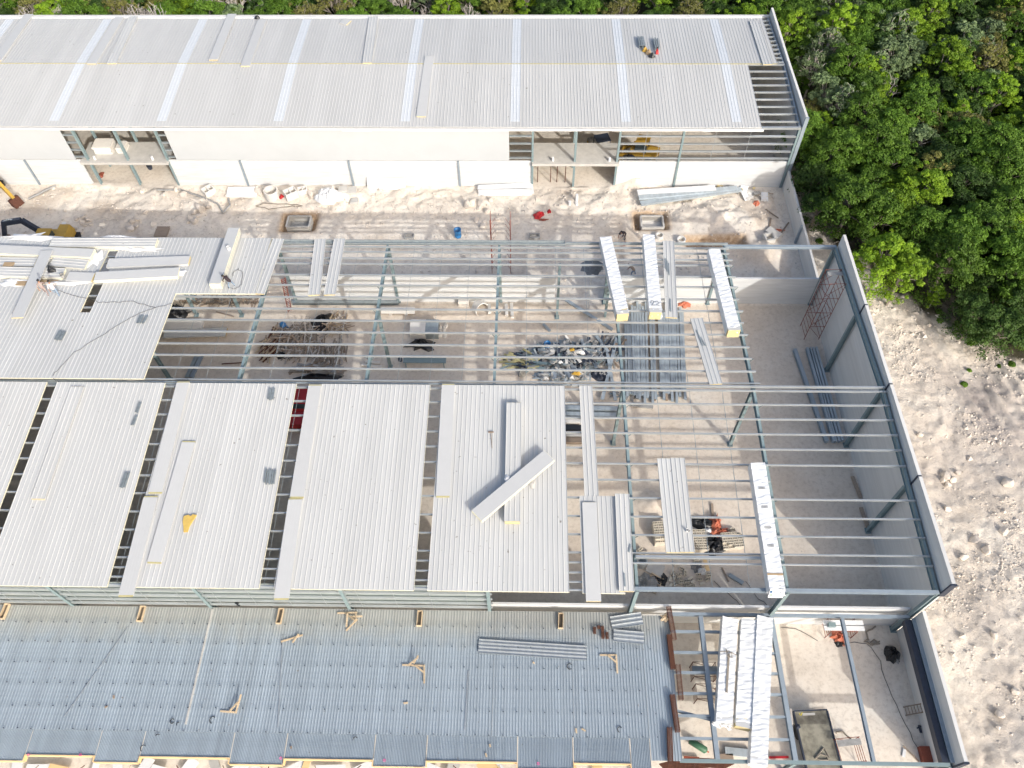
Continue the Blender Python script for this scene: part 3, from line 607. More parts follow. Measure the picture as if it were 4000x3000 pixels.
# ------------------------------------------------------------------ foam crumbs, trims, bundles on the roofs
def blob(name, P, rx, ry, h, m, label, cat, n=9, seed=0, group=None, rag=.25, M=None, smooth=True):
    """a low lumpy patch or crumpled sheet, closed below"""
    rnd = random.Random(seed); mb = MB(); rings = 5; k = 16; rr = [1+rnd.uniform(-rag, rag) for _ in range(k)]
    vs = [(0, 0, h)]
    for i in range(1, rings+1):
        t = i/rings
        for j in range(k):
            a = 2*math.pi*j/k; q = t*(1+(rr[j]-1)*t)
            vs.append((rx*q*math.cos(a), ry*q*math.sin(a), max(0, h*(1-t**2.2)*(1+rnd.uniform(-.45, .45))) if i < rings else 0.004))
    fs = [(0, 1+j, 1+(j+1) % k) for j in range(k)]
    for i in range(rings-1):
        for j in range(k): a = 1+i*k+j; b = 1+i*k+(j+1) % k; fs.append((a, a+k, b+k, b))
    mb.add(vs, fs); base = len(mb.v); mb.add([(v[0], v[1], 0) for v in vs[-k:]], [tuple(range(k))[::-1]])
    o = mb.build(name, m, smooth=smooth); o.location = P
    if M is not None: place(o, M, P)
    return tag(o, label, cat, group)
SL_M = frame_of(Vector((0, 0, 0)), Vector((0, -1, .8/15.8)))     # lies on the upper slope
SL_N = frame_of(Vector((0, 0, 0)), Vector((0, 1, .8/15.8)))
for i, (x, y, rx, ry, lb) in enumerate([(370, 1010, .55, .9, 'white foam scraps at the end of the smooth topped stack'), (540, 975, 2.2, .28, 'long strip of white film under the long stack'), (120, 925, 2.1, .45, 'crumpled white film at the back edge of the roof'),
    (225, 1108, 1.9, .28, 'white foam scraps beside the two workers'), (50, 1100, 1.0, .5, 'torn white sheet at the left edge beside the workers'), (700, 1066, .5, .35, 'white film bunched at the end of a cream edged stack'), (460, 926, 1.4, .2, 'white film hanging over the roof back edge'), (245, 1035, .5, .25, 'white film scrap on a short ribbed panel'), (300, 1015, .9, .14, 'thin white film between two stacks')]):
    blob('plastic_film', atroof((x, y), zM, TOP+.05) , rx, ry, .16, 'white_sheet', lb, 'film', seed=i+20, group='white film scraps on the upper slope', rag=.5)
for i, (x, y, lb) in enumerate([(165, 1102, 'brown cardboard behind a worker at the slanting panel'), (205, 1103, 'brown cardboard behind the worker in white'), (35, 1033, 'brown cardboard on a ribbed panel at the left edge'), (85, 1107, 'brown cardboard left of the slanting panel')]):
    P = atroof((x, y), zM, TOP+.10 if i != 2 else TOP+.3); solo('cardboard', MB().box(P.x-.45, P.x+.45, P.y-.25, P.y+.22, P.z, P.z+.06), 'cardboard', lb, 'cardboard', 'cardboard pieces beside the workers')
blob('rubbish_bag', atroof((203, 1057), zM, TOP+.36), .4, .3, .4, 'tarp_black', 'black bag on a ribbed panel behind the worker in white', 'bag', seed=4)
def bucket(P, label, m='grey_dust', r=.17, h=.34):
    o = thing('bucket', label, 'bucket', P, world=False); MB().lathe([(0, .01), (r*.8, .01), (r, h), (r*.93, h), (r*.75, .05), (0, .05)], 14).build('shell', m, o)
    MB().tube([(r*math.cos(a), 0, h+.02+r*.5*math.sin(a)) for a in np.linspace(0, math.pi, 8)], .008, 4).build('handle', 'cable', o); return o
bucket(atroof((247, 1082), zM, TOP+.3), 'grey bucket at the end of a short smooth panel')
P = atroof((736, 2045), zM, TOP+.05); mb = MB()
pts = [(-.42, .52), (-.1, .62), (.05, .5), (.2, .66), (.46, .6), (.3, .2), (.15, -.2), (.12, -.62), (-.16, -.66), (-.25, -.3), (-.40, .1)]
mb.add([(P.x+a, P.y+b, P.z+b*.05) for a, b in pts]+[(P.x+a, P.y+b, P.z+.09+b*.05) for a, b in pts], [tuple(range(11))[::-1], tuple(range(11, 22))]+[(i, (i+1) % 11, 11+(i+1) % 11, 11+i) for i in range(11)])
solo('foam_piece', mb, 'foam_torn', 'torn yellow foam piece lying on the third roof bay', 'foam')
def bundle(p, fn, base, L, n, label, rz=0.0, sc=1.0, group='short galvanised trims left on the middle roof'):
    P = atroof(p, fn, base); o = thing('trim_bundle', label, 'trims', P, 0, group, world=False)
    for i in range(n):
        x = (i-(n-1)/2)*.13+random.uniform(-.02, .02); e = random.uniform(-.1, .1); MB().channel((x, -L/2+e, .05), (x+random.uniform(-.03, .03), L/2+e, .05), .10, .08, t=.012, sgn=1 if i % 2 else -1).build('trim', 'trim_steel', o)
    o.rotation_euler = (math.radians(2.9) * (1 if P.y < RY else -1), 0, rz); return o
for p, n, L, rz, lb in [(Q('1b', 893, 322), 2, .9, -.05, 'two grey trims at the upper right of the second roof bay'), (Q('1b', 868, 402), 2, .8, -.1, 'two grey trims just below another pair in the second roof bay'), (Q('1b', 808, 782), 3, 1.2, -.06, 'grey trim bundle low in the second roof bay'),
    (Q('1b', 1750, 232), 4, 1.0, .03, 'tied grey trim bundle near the ridge in third roof bay'), (Q('1b', 1742, 762), 6, 1.1, .04, 'wide grey trim bundle halfway down third roof bay'), (Q('4', 388, 762), 5, .95, -.05, 'grey trim bundle low on the upper slope'),
    (Q('4', 907, 655), 3, .85, -.02, 'left of two grey trim bundles on the upper slope'), (Q('4', 936, 660), 2, .75, -.08, 'right of two grey trim bundles on the upper slope')]:
    bundle(p, zM, TOP+.045, L, n, lb, rz)
for p, n, lb in [(Q('2', 1940, 280), 4, 'left bundle of grey trims standing out on the far roof'), (Q('2', 2035, 290), 3, 'right bundle of grey trims standing out on the far roof')]:
    o = bundle(p, zF, .36, 1.9, n, lb, .02, group='trim bundles on the far roof'); o.scale = (1.4, 1, 3.4)
for x, y, m, lb in [(1963, 328, 'yellow', 'yellow bag beside the trims on the far roof'), (1985, 345, 'cardboard', 'brown bag beside the trims on the far roof'), (2008, 365, 'tarp_black', 'black bag lowest of those on the far roof'), (2040, 340, 'red', 'small red bag beside trims on the far roof')]:
    blob('bag', atroof(Q('2', x, y), zF, .34), .32 if m != 'red' else .2, .3, .4, m, lb, 'bag', seed=int(x))
blob('bag', atroof(Q('1', 1660, 118), zF, .34), .35, .2, .3, 'tarp_black', 'small dark bag at the back edge of the far roof', 'bag', seed=3)
for (a, b), (c, d), fn, base, lb in [((1873, 1200), (1860, 1250), zM, TOP+.25, 'short grey trim high on the ribbed panel of the narrow strip'), ((1805, 1350), (1822, 1420), zM, TOP+.1, 'grey trim fallen beside the ribbed panel'), ((1830, 1385), (1836, 1470), zM, TOP+.25, 'dark grey trim low on the ribbed panel')]:
    A = atroof(Q('2b', a, b), fn, base); B = atroof(Q('2b', c, d), fn, base); solo('trim', MB().channel(A, B, .1, .06), 'galv_dark', lb, 'trim', 'trims on the narrow roof strip')
for i, (a, b, c, d) in enumerate([(2120, 1115, 2122, 1170), (2112, 1140, 2113, 1208), (2095, 1145, 2098, 1180), (2125, 1400, 2127, 1460)]):
    A = atroof((2600+i*6, 1010+i*9+(130 if i == 3 else 0)), zM, PUR+.16); B = atroof((2602+i*6, 1050+i*12+(130 if i == 3 else 0)), zM, PUR+.16); solo('trim', MB().channel(A, B, .09, .06), 'galv_dark', 'dark trim lying on the ribbed panel between two wrapped bundles', 'trim', 'trims on the panel between the wrapped bundles')
for i, (x0, y0, x1, y1) in enumerate([(2722, 1290, 2740, 1335), (2736, 1316, 2756, 1350), (2730, 1312, 2746, 1352)]):
    A = atroof((x0, y0), zM, PUR+.16); B = atroof((x1, y1), zM, PUR+.16); solo('trim', MB().channel(A, B, .08, .06), 'galv_dark', 'dark trim lying on the slanting ribbed panel', 'trim', 'trims on the slanting panel')
# broom, rag and cup on the bay with the diagonal panel
A = atroof(Q('2b', 970, 476), zM, TOP+.06); B = atroof(Q('2b', 978, 578), zM, TOP+.06); o = thing('broom', 'brown broom lying on the roof bay left of the panel stack', 'broom', A)
MB().tube([A, B], .022, 6).build('handle', 'wood_old', o); MB().beam(A+Vector((-.2, .02, 0)), A+Vector((.2, .02, 0)), .09, .08).build('brush', 'wood_old', o)
blob('rag', atroof(Q('2b', 1235, 800), zM, TOP+.04), .28, .5, .1, 'slab', 'pale grey rag lying beside the diagonal panel', 'rag', seed=9, M=None)
blob('plastic_film', atroof(Q('2b', 1075, 775), zM, TOP+.48), .22, .28, .12, 'white_sheet', 'small white film scrap on the stack touching the diagonal panel', 'film', seed=10)
P = atroof(Q('4', 1478, 205), zM, TOP+.64); bucket(P, 'white bucket standing on the tall panel stack', 'white_sheet', .17, .34)
P = atroof((2682, 2075), zM, PUR+.14); bucket(P, 'small white bucket on the right one of two ribbed panels', 'white_sheet', .1, .25)
def cable(pts, fn, base, label, r=.018):
    V = [atroof(p, fn, base) for p in pts]; out = []
    for i in range(len(V)-1):
        for t in np.linspace(0, 1, 5)[:-1]: out.append(V[i].lerp(V[i+1], t)+Vector((random.uniform(-.06, .06), random.uniform(-.06, .06), 0)))
    out.append(V[-1]); return solo('cable', MB().tube(out, r, 4), 'cable', label, 'cable', 'cables trailing over the upper slope')
cable([Q('4', *p) for p in [(370, 470), (470, 500), (560, 520), (640, 545), (740, 545), (860, 538), (930, 560), (1000, 580), (1130, 550)]], zM, TOP+.06, 'long thin cable running from the workers to the roof edge')
cable([Q('4', *p) for p in [(1000, 580), (900, 620), (780, 680), (640, 770), (480, 870), (400, 950), (340, 1020)]], zM, TOP+.06, 'thin cable slanting down the upper slope to the ridge')
cable([Q('4', *p) for p in [(1470, 450), (1520, 460), (1560, 430), (1560, 350), (1535, 330), (1505, 350), (1500, 375)]], zM, TOP+.06, 'looped cable beside the man in dark clothes')
cable([Q('4', *p) for p in [(340, 1040), (380, 1060)]], zM, TOP+.06, 'short cable end at the ridge')
# ------------------------------------------------------------------ white wrapped bundles of panels
def wrapped(p0, p1, fn, base, h, w, label, foam_end=True, seed=0, plane=None, text=None, straps=False, scrib=False):
    if plane is None: P0 = atroof(p0, fn, base+h); P1 = atroof(p1, fn, base+h)
    else: P0 = at(p0, plane+h); P1 = at(p1, plane+h)
    d = P0-P1; L = d.length; C = (P0+P1)/2-Vector((0, 0, h)); M = frame_of(P1, P0)     # local +y points away from the camera
    o = thing('wrapped_bundle', label, 'bundle', (0, 0, 0), 0, 'white wrapped panel bundles', world=False); rnd = random.Random(seed); m = MB()
    ny = max(20, int(L/.16)); prof = [(-w/2, 0), (-w/2, h*.5), (-w/2, h), (-w/6, h), (w/6, h), (w/2, h), (w/2, h*.5), (w/2, 0)]
    y0 = -L/2+(.28 if foam_end else 0)
    for i in range(ny+1):
        y = y0+(L/2-y0)*i/ny
        for a, b in prof: m.v.append((a*(1+rnd.uniform(-.012, .03)), y+rnd.uniform(-.03, .03), max(0, b+(rnd.uniform(-.02, .03) if b > 0 else 0))))
    K = len(prof)
    for i in range(ny):
        for j in range(K-1): a = i*K+j; m.f.append((a, a+K, a+K+1, a+1)); m.m.append(0)
    m.f += [tuple(range(K))[::-1], tuple(ny*K+j for j in range(K))]; m.m += [0, 0]
    m.build('plastic_wrap', 'wrap', o)
    n = int(h/.1)
    for i in range(n):
        MB().box(-w/2+.03, w/2-.03, -L/2, -L/2+.6, i*h/n+.012, (i+1)*h/n-.006).build('panel_end', 'foam' if foam_end else 'panel_plain', o)
    if foam_end: MB().box(-w/2+.01, w/2-.01, -L/2+.02, -L/2+.45, h-.004, h+.006).build('top_panel', 'panel_plain', o)
    mf = MB()
    for k in range(7 if foam_end else 12):
        a = rnd.uniform(-w/2, w/2); b = (y0 if foam_end else -L/2)+rnd.uniform(-.12, .05); z = rnd.uniform(.1, h); s = rnd.uniform(.1, .28)
        mf.add([(a-s, b, z), (a+s*.3, b-.05, z+s*.5), (a+s, b-rnd.uniform(.05, .3), z-.1), (a, b-.15, z-s)], [(0, 1, 2, 3)])
    mf.build('loose_film', 'wrap', o)
    if straps:
        s = MB(); s.tube([(-w/2-.02, 1.0, h+.02), (0, 1.15, h+.03), (w/2+.02, 1.0, h+.02)], .025, 4); s.tube([(-w/2-.02, -2.0, h*.6), (.05, -1.55, h+.04), (w/2+.02, -2.1, h*.6)], .025, 4); s.build('strap', 'bark', o)
        s = MB().box(-.04, .10, -1.6, .9, h+.02, h+.05); s.tube([(.03, .9, h+.05), (.2, 1.1, h+.12), (.25, .7, h+.1), (.05, .8, h+.06)], .03, 4); s.tube([(.03, .9, h+.05), (-.2, 1.25, h+.1), (-.1, .8, h+.12), (.05, .7, h+.06)], .03, 4); s.build('sling', 'bark', o)
    if scrib:
        s = MB()
        for q in ([(-.35, -L/2+1.0), (-.25, -L/2+1.3), (-.05, -L/2+1.2), (-.2, -L/2+.9), (-.3, -L/2+.75), (0, -L/2+.8)], [(.0, -L/2+1.1), (.2, -L/2+1.25), (.35, -L/2+1.0), (.1, -L/2+.8), (.35, -L/2+.7)]): s.tube([(a, b, h+.035) for a, b in q], .018, 4)
        s.build('scrawl', 'ink', o)
    if text:
        def txt(body, size, x, y, z, mt, tilt):
            cu = bpy.data.curves.new('t', 'FONT'); cu.body = body; cu.size = size; cu.align_x = 'LEFT'; cu.extrude = .003
            to = bpy.data.objects.new('t', cu); COL.objects.link(to); dg = bpy.context.evaluated_depsgraph_get(); me = bpy.data.meshes.new_from_object(to.evaluated_get(dg)); bpy.data.objects.remove(to)
            me.materials.clear(); me.materials.append(MATS[mt]); q = bpy.data.objects.new('lettering', me); COL.objects.link(q); q.parent = o; q.location = (x, y, z); q.rotation_euler = (tilt, 0, 0)
        e = -L/2-.012; t = math.radians(62)
        MB().hexa([(-w/2+.02, e-.30, .1), (w/2-.02, e-.30, .1), (w/2-.02, e+.02, h+.02), (-w/2+.02, e+.02, h+.02)], [(-w/2+.02, e-.32, .12), (w/2-.02, e-.32, .12), (w/2-.02, e, h+.04), (-w/2+.02, e, h+.04)]).build('end_flap', 'wrap', o)
        u = Vector((0, .32, h-.08)); u.normalize(); at0 = Vector((0, e-.335, .1)); ang = math.atan2(u.z, u.y)
        def on(t_): q = at0+u*t_; return q
        q = on(.52); txt(text, .26, -.26, q.y, q.z, 'logo_blue', ang); 
        for kx in range(9): a = on(.26); b = on(.33); x = -.2+kx*.07; MB().add([(x, a.y, a.z), (x+.05, a.y, a.z), (x+.05, b.y, b.z), (x, b.y, b.z)], [(0, 1, 2, 3)]).build('print', 'grey_dust', o)
        a = on(.50); b = on(.74); MB().add([(-.47, a.y, a.z), (-.30, a.y, a.z), (-.30, b.y, b.z), (-.47, b.y, b.z)], [(0, 1, 2, 3)]).build('logo', 'logo_blue', o)
        a = on(.24); b = on(.36); MB().add([(-.40, a.y, a.z), (-.28, a.y, a.z), (-.24, b.y, b.z), (-.40, b.y, b.z)], [(0, 1, 2, 3)]).build('logo', 'green', o)
        MB().box(-w/2-.01, w/2+.01, -L/2+.95, -L/2+1.08, h+.005, h+.035).build('batten', 'cardboard', o)
        for yy in (1.2, -.3, 2.6, -1.6):
            mm = MB()
            for kx in range(7): mm.box(-.22+kx*.065, -.19+kx*.065, yy-.1, yy+.1, h+.03, h+.036)
            mm.build('print', 'grey_dust', o)
    place(o, M, C); return o
wrapped((2366, 926), (2434, 1228), zM, PUR+.01, .85, 1.02, 'white wrapped bundle on the upper purlins nearest the black umbrella-like tarp', seed=1)
wrapped((2534, 917), (2562, 1222), zM, PUR+.01, .85, 1.02, 'white wrapped bundle with scrawled writing beside a ribbed panel', seed=2, scrib=True)
wrapped((2790, 974), (2870, 1292), zM, PUR+.01, .85, 1.02, 'white wrapped bundle on the rightmost purlin ends', seed=3)
wrapped((2960, 1805), (3037, 2300), zM, PUR+.01, .85, 1.02, 'long white wrapped bundle with printed end flap over the front eave', seed=4, foam_end=False, text='isocindu')
wrapped((2853, 2413), (2829, 2822), None, 0, .8, 1.05, 'white wrapped bundle tied with a brown sling on the mezzanine beams', seed=5, plane=3.33, foam_end=False, straps=True)
wrapped((2926, 2418), (2904, 2842), None, 0, .8, 1.03, 'white wrapped bundle between two others on the mezzanine beams', seed=6, plane=3.33)
wrapped((2989, 2408), (2965, 2985), None, 0, .9, 1.08, 'longest white wrapped bundle on the mezzanine beams', seed=7, plane=3.33, foam_end=False)
# ------------------------------------------------------------------ things on the mezzanine deck
ZD = 3.5
def box_frame(p, label):
    P = at(p, ZD); o = thing('column_form', label, 'formwork', P, random.uniform(-.04, .04), 'small wooden box frames standing on the deck', world=False)
    for x in (-.16, .16): MB().box(x-.025, x+.025, -.5, .5, 0, .24).build('side_board', 'wood', o)
    for y in (-.525, .525): MB().box(-.185, .185, y-.025, y+.025, 0, .24).build('end_board', 'wood', o)
    MB().box(-.13, .13, -.49, .49, 0, .03).build('core', 'hollow', o); return o
for p, lb in [(Q('1c', 35, 645), 'small wooden box frame on the deck at the photo left edge'), (Q('1c', 915, 660), 'small wooden box frame on deck below third roof bay overhang'), (Q('1c', 1808, 675), 'small wooden box frame on deck left of a timber brace by the girts'),
    (Q('2c', 511, 690), 'small wooden box frame on deck right of the timber brace by the girts'), (Q('2c', 1420, 705), 'small wooden box frame on deck near the short loose deck sheets')]: box_frame(p, lb)
def brace(label, segs, z=ZD, w=.11):
    c = at(segs[0][0], z); o = thing('timber_brace', label, 'brace', c, 0, 'timber braces lying on the deck')
    for i, s in enumerate(segs):
        a, b = s[0], s[1]; za, zb = (s[2], s[3]) if len(s) > 2 else (.04+.05*i, .04+.05*i)
        MB().beam(at(a, z+za), at(b, z+zb), w, .05).build('plank', 'wood', o)
    return o
q1 = lambda *a: Q('1c', *a); q2 = lambda *a: Q('2c', *a)
brace('triangular timber brace by the girts above the loose deck sheets', [(q2(-20, 652), q2(108, 648)), (q2(100, 655), q2(95, 700)), (q2(60, 675), q2(142, 672)), (q2(45, 655), q2(38, 740)), (q2(30, 650), q2(92, 700), .1, .35), (q2(36, 765), q2(110, 690), .05, .3)])
brace('two crossed timber planks on the left half of the deck', [(q1(1812, 836), q1(1952, 793)), (q1(1886, 843), q1(1926, 786))])
brace('L shaped timber brace standing in the lower left part of the deck', [(q1(1420, 1284), q1(1520, 1292)), (q1(1520, 1298), q1(1555, 1175), .05, .5), (q1(1480, 1284), q1(1535, 1225), .05, .4)])
brace('timber brace with upright leg left of the long loose deck sheet', [(q2(398, 985), q2(540, 992)), (q2(540, 985), q2(540, 1105)), (q2(480, 988), q2(538, 1035), .1, .1), (q2(470, 975), q2(502, 925), .1, .55), (q2(440, 985), q2(500, 938), .05, .5)])
brace('L shaped timber brace below the short loose deck sheets', [(q2(1672, 922), q2(1780, 922)), (q2(1778, 918), q2(1786, 1040)), (q2(1725, 925), q2(1782, 972), .1, .1)])
for i, (x, y, dx, dy, lb) in enumerate([(407, 1233, 28, -4, 'wood offcut right of the upright leg brace on the deck'), (1518, 1395, 4, 30, 'short wood offcut, the left of two on the deck front'), (1555, 1398, 26, 14, 'short wood offcut, the right of two on the deck front'), (935, 1555, 8, 24, 'wood offcut lying beside a deck seam at the front'), (962, 1497, 4, 18, 'small brown wood offcut near the deck front'), (1240, 968, 12, 8, 'small wood offcut below the long loose deck sheet')]):
    A = at(q2(x, y), ZD+.03); B = at(q2(x+dx, y+dy), ZD+.03); solo('wood_offcut', MB().beam(A, B, .1, .06), 'wood', lb, 'offcut', 'wood offcuts on the deck')
for i, (x, y, dx, dy, lb) in enumerate([(732, 1182, 2, 20, 'rusty offcut, upper one of a pair at the deck left'), (676, 1262, 16, -14, 'rusty offcut, lower one of a pair at the deck left'), (1876, 1510, 2, 16, 'brown offcut near the deck front left of centre')]):
    A = at(q1(x, y), ZD+.03); B = at(q1(x+dx, y+dy), ZD+.03); solo('wood_offcut', MB().beam(A, B, .12, .06), 'wood_old', lb, 'offcut', 'wood offcuts on the deck')
def ring(p, r, label, arc=300, m='tarp_black'):
    P = at(p, ZD+.03); solo('hose_scrap', MB().tube([P+Vector((.75*r*math.cos(math.radians(a)), .75*r*1.15*math.sin(math.radians(a)), .02*math.sin(a))) for a in np.linspace(40, 40+arc, 12)], .026, 5), m, label, 'hose', 'black hose scraps on the deck')
for p, r, arc, lb in [(q1(1370, 1340), .24, 230, 'large black hose curl below the L shaped brace on the deck'), (q1(1110, 1348), .17, 300, 'black hose ring beside a black scrap on the deck'), (q1(1148, 1366), .12, 200, 'black scrap right of a hose ring on the deck'), (q1(922, 1522), .22, 220, 'black hose curl at the deck front left'), (q1(1015, 1448), .18, 120, 'bent black scrap above the front hose curl'),
    (q2(1478, 995), .22, 240, 'black hose curl right below the long loose deck sheet'), (q2(1802, 1402), .2, 220, 'black hose curl at the deck front right'), (q2(95, 1468), .2, 150, 'bent black scrap at the deck front centre')]: ring(p, r, lb, arc)
for x, y, n, lb in [(183, 1567, '1c', 'pink spray mark on the deck at the front left corner'), (518, 1566, '1c', 'pink spray mark beside the first formwork notch'), (1810, 1587, '1c', 'pink spray mark left of the third formwork notch'), (283, 1600, '2c', 'pink spray mark right of the third formwork notch'), (1275, 1622, '2c', 'pink spray mark by the fifth formwork notch')]:
    P = at(Q(n, x, y), ZD+.035); MATS.get('pink') or mat('pink', (.75, .06, .30), .7); solo('marker', MB().tube([P+Vector((.07*math.cos(a), .07*math.sin(a), 0)) for a in np.linspace(0, 6, 9)], .018, 4), 'pink', lb, 'marker', 'pink marks along the deck front')
def loose_deck(a, b, w, label, z=ZD+.03):
    A = at(a, z); B = at(b, z); L = (B-A).length; o = thing('deck_sheet', label, 'sheet', (0, 0, 0), 0, 'loose corrugated sheets on the deck', world=False)
    for k in range(2):
        m = MB(); pr = rib_profile(w, .27, .07, .055); n = len(pr); dz = k*.035
        vs = [(-w/2+x, y, dz+h) for y in (-L/2, L/2) for x, h in pr] + [(-w/2+x, y, dz+h-.006) for y in (-L/2, L/2) for x, h in pr]
        m.add(vs, [(i, i+1, n+i+1, n+i) for i in range(n-1)]+[(2*n+i, 3*n+i, 3*n+i+1, 2*n+i+1) for i in range(n-1)]); m.build('sheet', 'galv', o)
    place(o, frame_of(A, B), (A+B)/2); return o
loose_deck(q2(890, 865), q2(1585, 910), .98, 'long shiny corrugated sheet lying across the deck')
loose_deck(q2(1745, 716), q2(1945, 686), .90, 'short corrugated sheet, the upper tilted one of two near the deck end')
loose_deck(q2(1760, 797), q2(1956, 815), .86, 'short corrugated sheet, the lower one of two near the deck end', ZD+.04)
def cage(a, b, label, z=ZD+.02, s=.26, step=.11):
    A = at(a, z); B = at(b, z); L = (B-A).length; o = thing('rebar_cage', label, 'rebar', (0, 0, 0), 0, 'rusty rebar cages along the deck end', world=False)
    for x in (-s/2, s/2):
        for h in (.02, s): MB().beam((x, -L/2, h), (x, L/2, h), .022, .022).build('bar', 'rust', o)
    m = MB()
    y = -L/2+.05; pts = []
    while y < L/2:
        for c in ((-s/2-.03, 0), (s/2+.03, 0), (s/2+.03, s+.03), (-s/2-.03, s+.03)): pts.append((c[0], y+.02*c[1], c[1]+.012))
        y += step
    m.tube(pts, .017, 4); m.build('stirrups', 'rust', o); place(o, frame_of(A, B), (A+B)/2); return o
cage(q2(2112, 612), q2(2150, 828), 'rusty rebar cage at the top corner of the deck end', step=.07)
cage(q2(2115, 792), q2(2142, 1018), 'rusty rebar cage second from the top along the deck end', step=.05)
cage(q2(2172, 985), q2(2194, 1218), 'rusty rebar cage hanging over the deck edge beside the joists', step=.08)
cage(q2(2135, 1178), q2(2172, 1420), 'rusty rebar cage low on the deck end, slightly slanted', step=.05)
cage(q2(2118, 1388), q2(2126, 1632), 'rusty rebar cage at the bottom corner of the deck end', step=.05)
for i, (x, y, l) in enumerate([(1638, 762, .5), (1664, 742, .25), (1690, 775, .9), (1718, 795, .5)]):
    P = at(q2(x, y), ZD+.05); m = MB(); pts = []
    for k in range(int(l/.06)):
        for c in ((-.1, 0), (.1, 0), (.1, .14), (-.1, .14)): pts.append(P+Vector((c[0], -l/2+k*.06, c[1])))
    solo('stirrup_stack', MB().tube(pts, .018, 4), 'rust', 'short row of rusty stirrups lying left of the short deck sheets', 'rebar', 'rows of rusty stirrups on the deck')
blob('rubbish', at(q2(2090, 680), ZD), .3, .35, .18, 'wood', 'small heap of wood scraps beside the top rebar cage', 'scraps', seed=31, rag=.5, smooth=False)
P = at(q1(1530, 592), 3.75); o = thing('elbow_pipe', 'dark elbow pipe lying below the girts', 'pipe', P, world=False); MB().tube([(-.1, 0, .1), (.1, -.05, .12), (.25, -.2, .1)], [.12, .12, .06], 8).build('body', 'tarp_black', o)
# ------------------------------------------------------------------ front strip: debris under the formwork
for i in range(26):
    px = 60+i*96+random.uniform(-30, 30); P = at((px, 3004+random.uniform(-8, 14)), .4)
    k = random.choice(['white_sheet', 'white_sheet', 'plywood', 'slab', 'white_sheet']); o = MB(); a = random.uniform(0, 3.1); s = random.uniform(.5, 1.1); d = Vector((math.cos(a), math.sin(a), random.uniform(-.15, .15)))*s
    o.beam(P-d, P+d, random.uniform(.4, 1.0), .05); 
    solo('scrap_board', o, k, {'white_sheet': 'white scrap board on the ground in front of the formwork', 'plywood': 'plywood scrap on the ground in front of the formwork', 'slab': 'grey scrap board on the ground in front of the formwork'}[k], 'board', 'scrap boards in front of the mezzanine')
for i in range(14):
    A = at((150+i*180, 2990), random.uniform(1.2, 2.6)); B = A+Vector((random.uniform(-1.2, 1.2), random.uniform(-.8, 0), random.uniform(-1.2, -.2))); solo('bent_bar', MB().tube([A, (A+B)/2+Vector((0, -.2, .1)), B], .035, 5), 'rust' if i % 2 else 'wood_old', 'thin bent bar below the deck front', 'bar', 'bars below the deck front')
m = []
for i in range(7):
    A = at((2575+i*4, 2986+i*4), 2.2); B = at((2868-i*6, 2984+i*3), 2.2); mid = (A+B)/2+Vector((0, .35-.05*i, 0)); solo('steel_tube', MB().tube([A, A.lerp(mid, .5)+Vector((0, .1, 0)), mid, mid.lerp(B, .5)+Vector((0, .1, 0)), B], .05, 6), 'rust', 'brown steel tube in the bundle below the wrapped bundles', 'tube', 'brown tubes at the front edge')
# ------------------------------------------------------------------ steel stock on the warehouse floor
STK = [1832, 1846, 1862, 1880, 1896, 1914, 1932, 1950, 1968, 1998, 2014, 2052, 2070, 2086, 2102, 2118, 2136, 2154, 2172, 2190, 2206]
for i, x in enumerate(STK):
    A = at(Q('5', x+random.uniform(-2, 2), 560+random.uniform(-30, 60)), .22); xe = x+(14 if x < 2000 else 18)
    B = at(Q('5', xe+random.uniform(-4, 4), 1135+random.uniform(-30, 60)), .22); solo('steel_channel', MB().channel(A, B, .22, .16, t=.014, sgn=1 if i % 2 else -1), 'galv_bundle', 'galvanised steel channel in the wide floor stock under the wrapped bundles', 'channel', 'galvanised channels stocked on the floor')
for x0, x1, lb in [(1968, 2010, 'left'), (2032, 2090, 'right')]:
    A = at(Q('5', x0, 560), .12); B = at(Q('5', x1+16, 1180), .12); solo('rusty_beam', MB().channel(A, B, .2, .14, t=.015), 'wood_old', f'brown weathered beam, the {lb} one among the galvanised channels', 'beam', 'brown beams among the channels')
for a, b, w, lb in [((1190, 235), (1790, 620), .3, 'long grey plank slanting from the door post to the channel stock'), ((1580, 700), (1740, 910), .28, 'grey channel leaning across the scrap heap right side'), ((1850, 720), (1660, 1520), .3, 'long pale channel slanting along the channel stock'), ((1720, 900), (1830, 1530), .28, 'dark grey channel slanting under the ridge'), ((900, 545), (985, 640), .25, 'short grey channel lying left of the scrap heap'), ((1560, 830), (1640, 960), .2, 'grey offcut between scrap heap and channels')]:
    A = at(Qz(1850, 1100, *a), .3); B = at(Qz(1850, 1100, *b), .35); solo('steel_channel', MB().channel(A, B, w, .14, t=.02), 'galv_bundle', lb, 'channel')
for i, (a, b, w) in enumerate([((732, 850), (940, 1448), .34), ((812, 842), (985, 1448), .24), ((832, 838), (1000, 1448), .14), ((850, 840), (1020, 1446), .2), ((870, 838), (1040, 1440), .22)]):
    A = at(Q('6', *a), .3); B = at(Q('6', *b), .3); solo('steel_beam', MB().ibeam(A, B, w, .3), 'galv_bundle', 'long grey steel beam lying apart on the floor left of four others' if i == 0 else f'{["", "leftmost", "second", "third", "rightmost"][i]} of four grey steel beams on the floor by the gable wall', 'beam')
for (a, b), lb, m_ in [(((1250, 392), (1330, 575)), 'pale plank leaning at the gable wall near the front corner', 'slab'), (((1105, 760), (1160, 900)), 'brown plank lying along the gable wall', 'wood_old'), (((1160, 960), (1205, 1090)), 'brown board lying by a column foot at the gable wall', 'wood_old')]:
    A = at(Q('3b', a[0], a[1]), .15); B = at(Q('3b', b[0], b[1]), .15); solo('plank', MB().beam(A, B, .3, .08), m_, lb, 'plank')
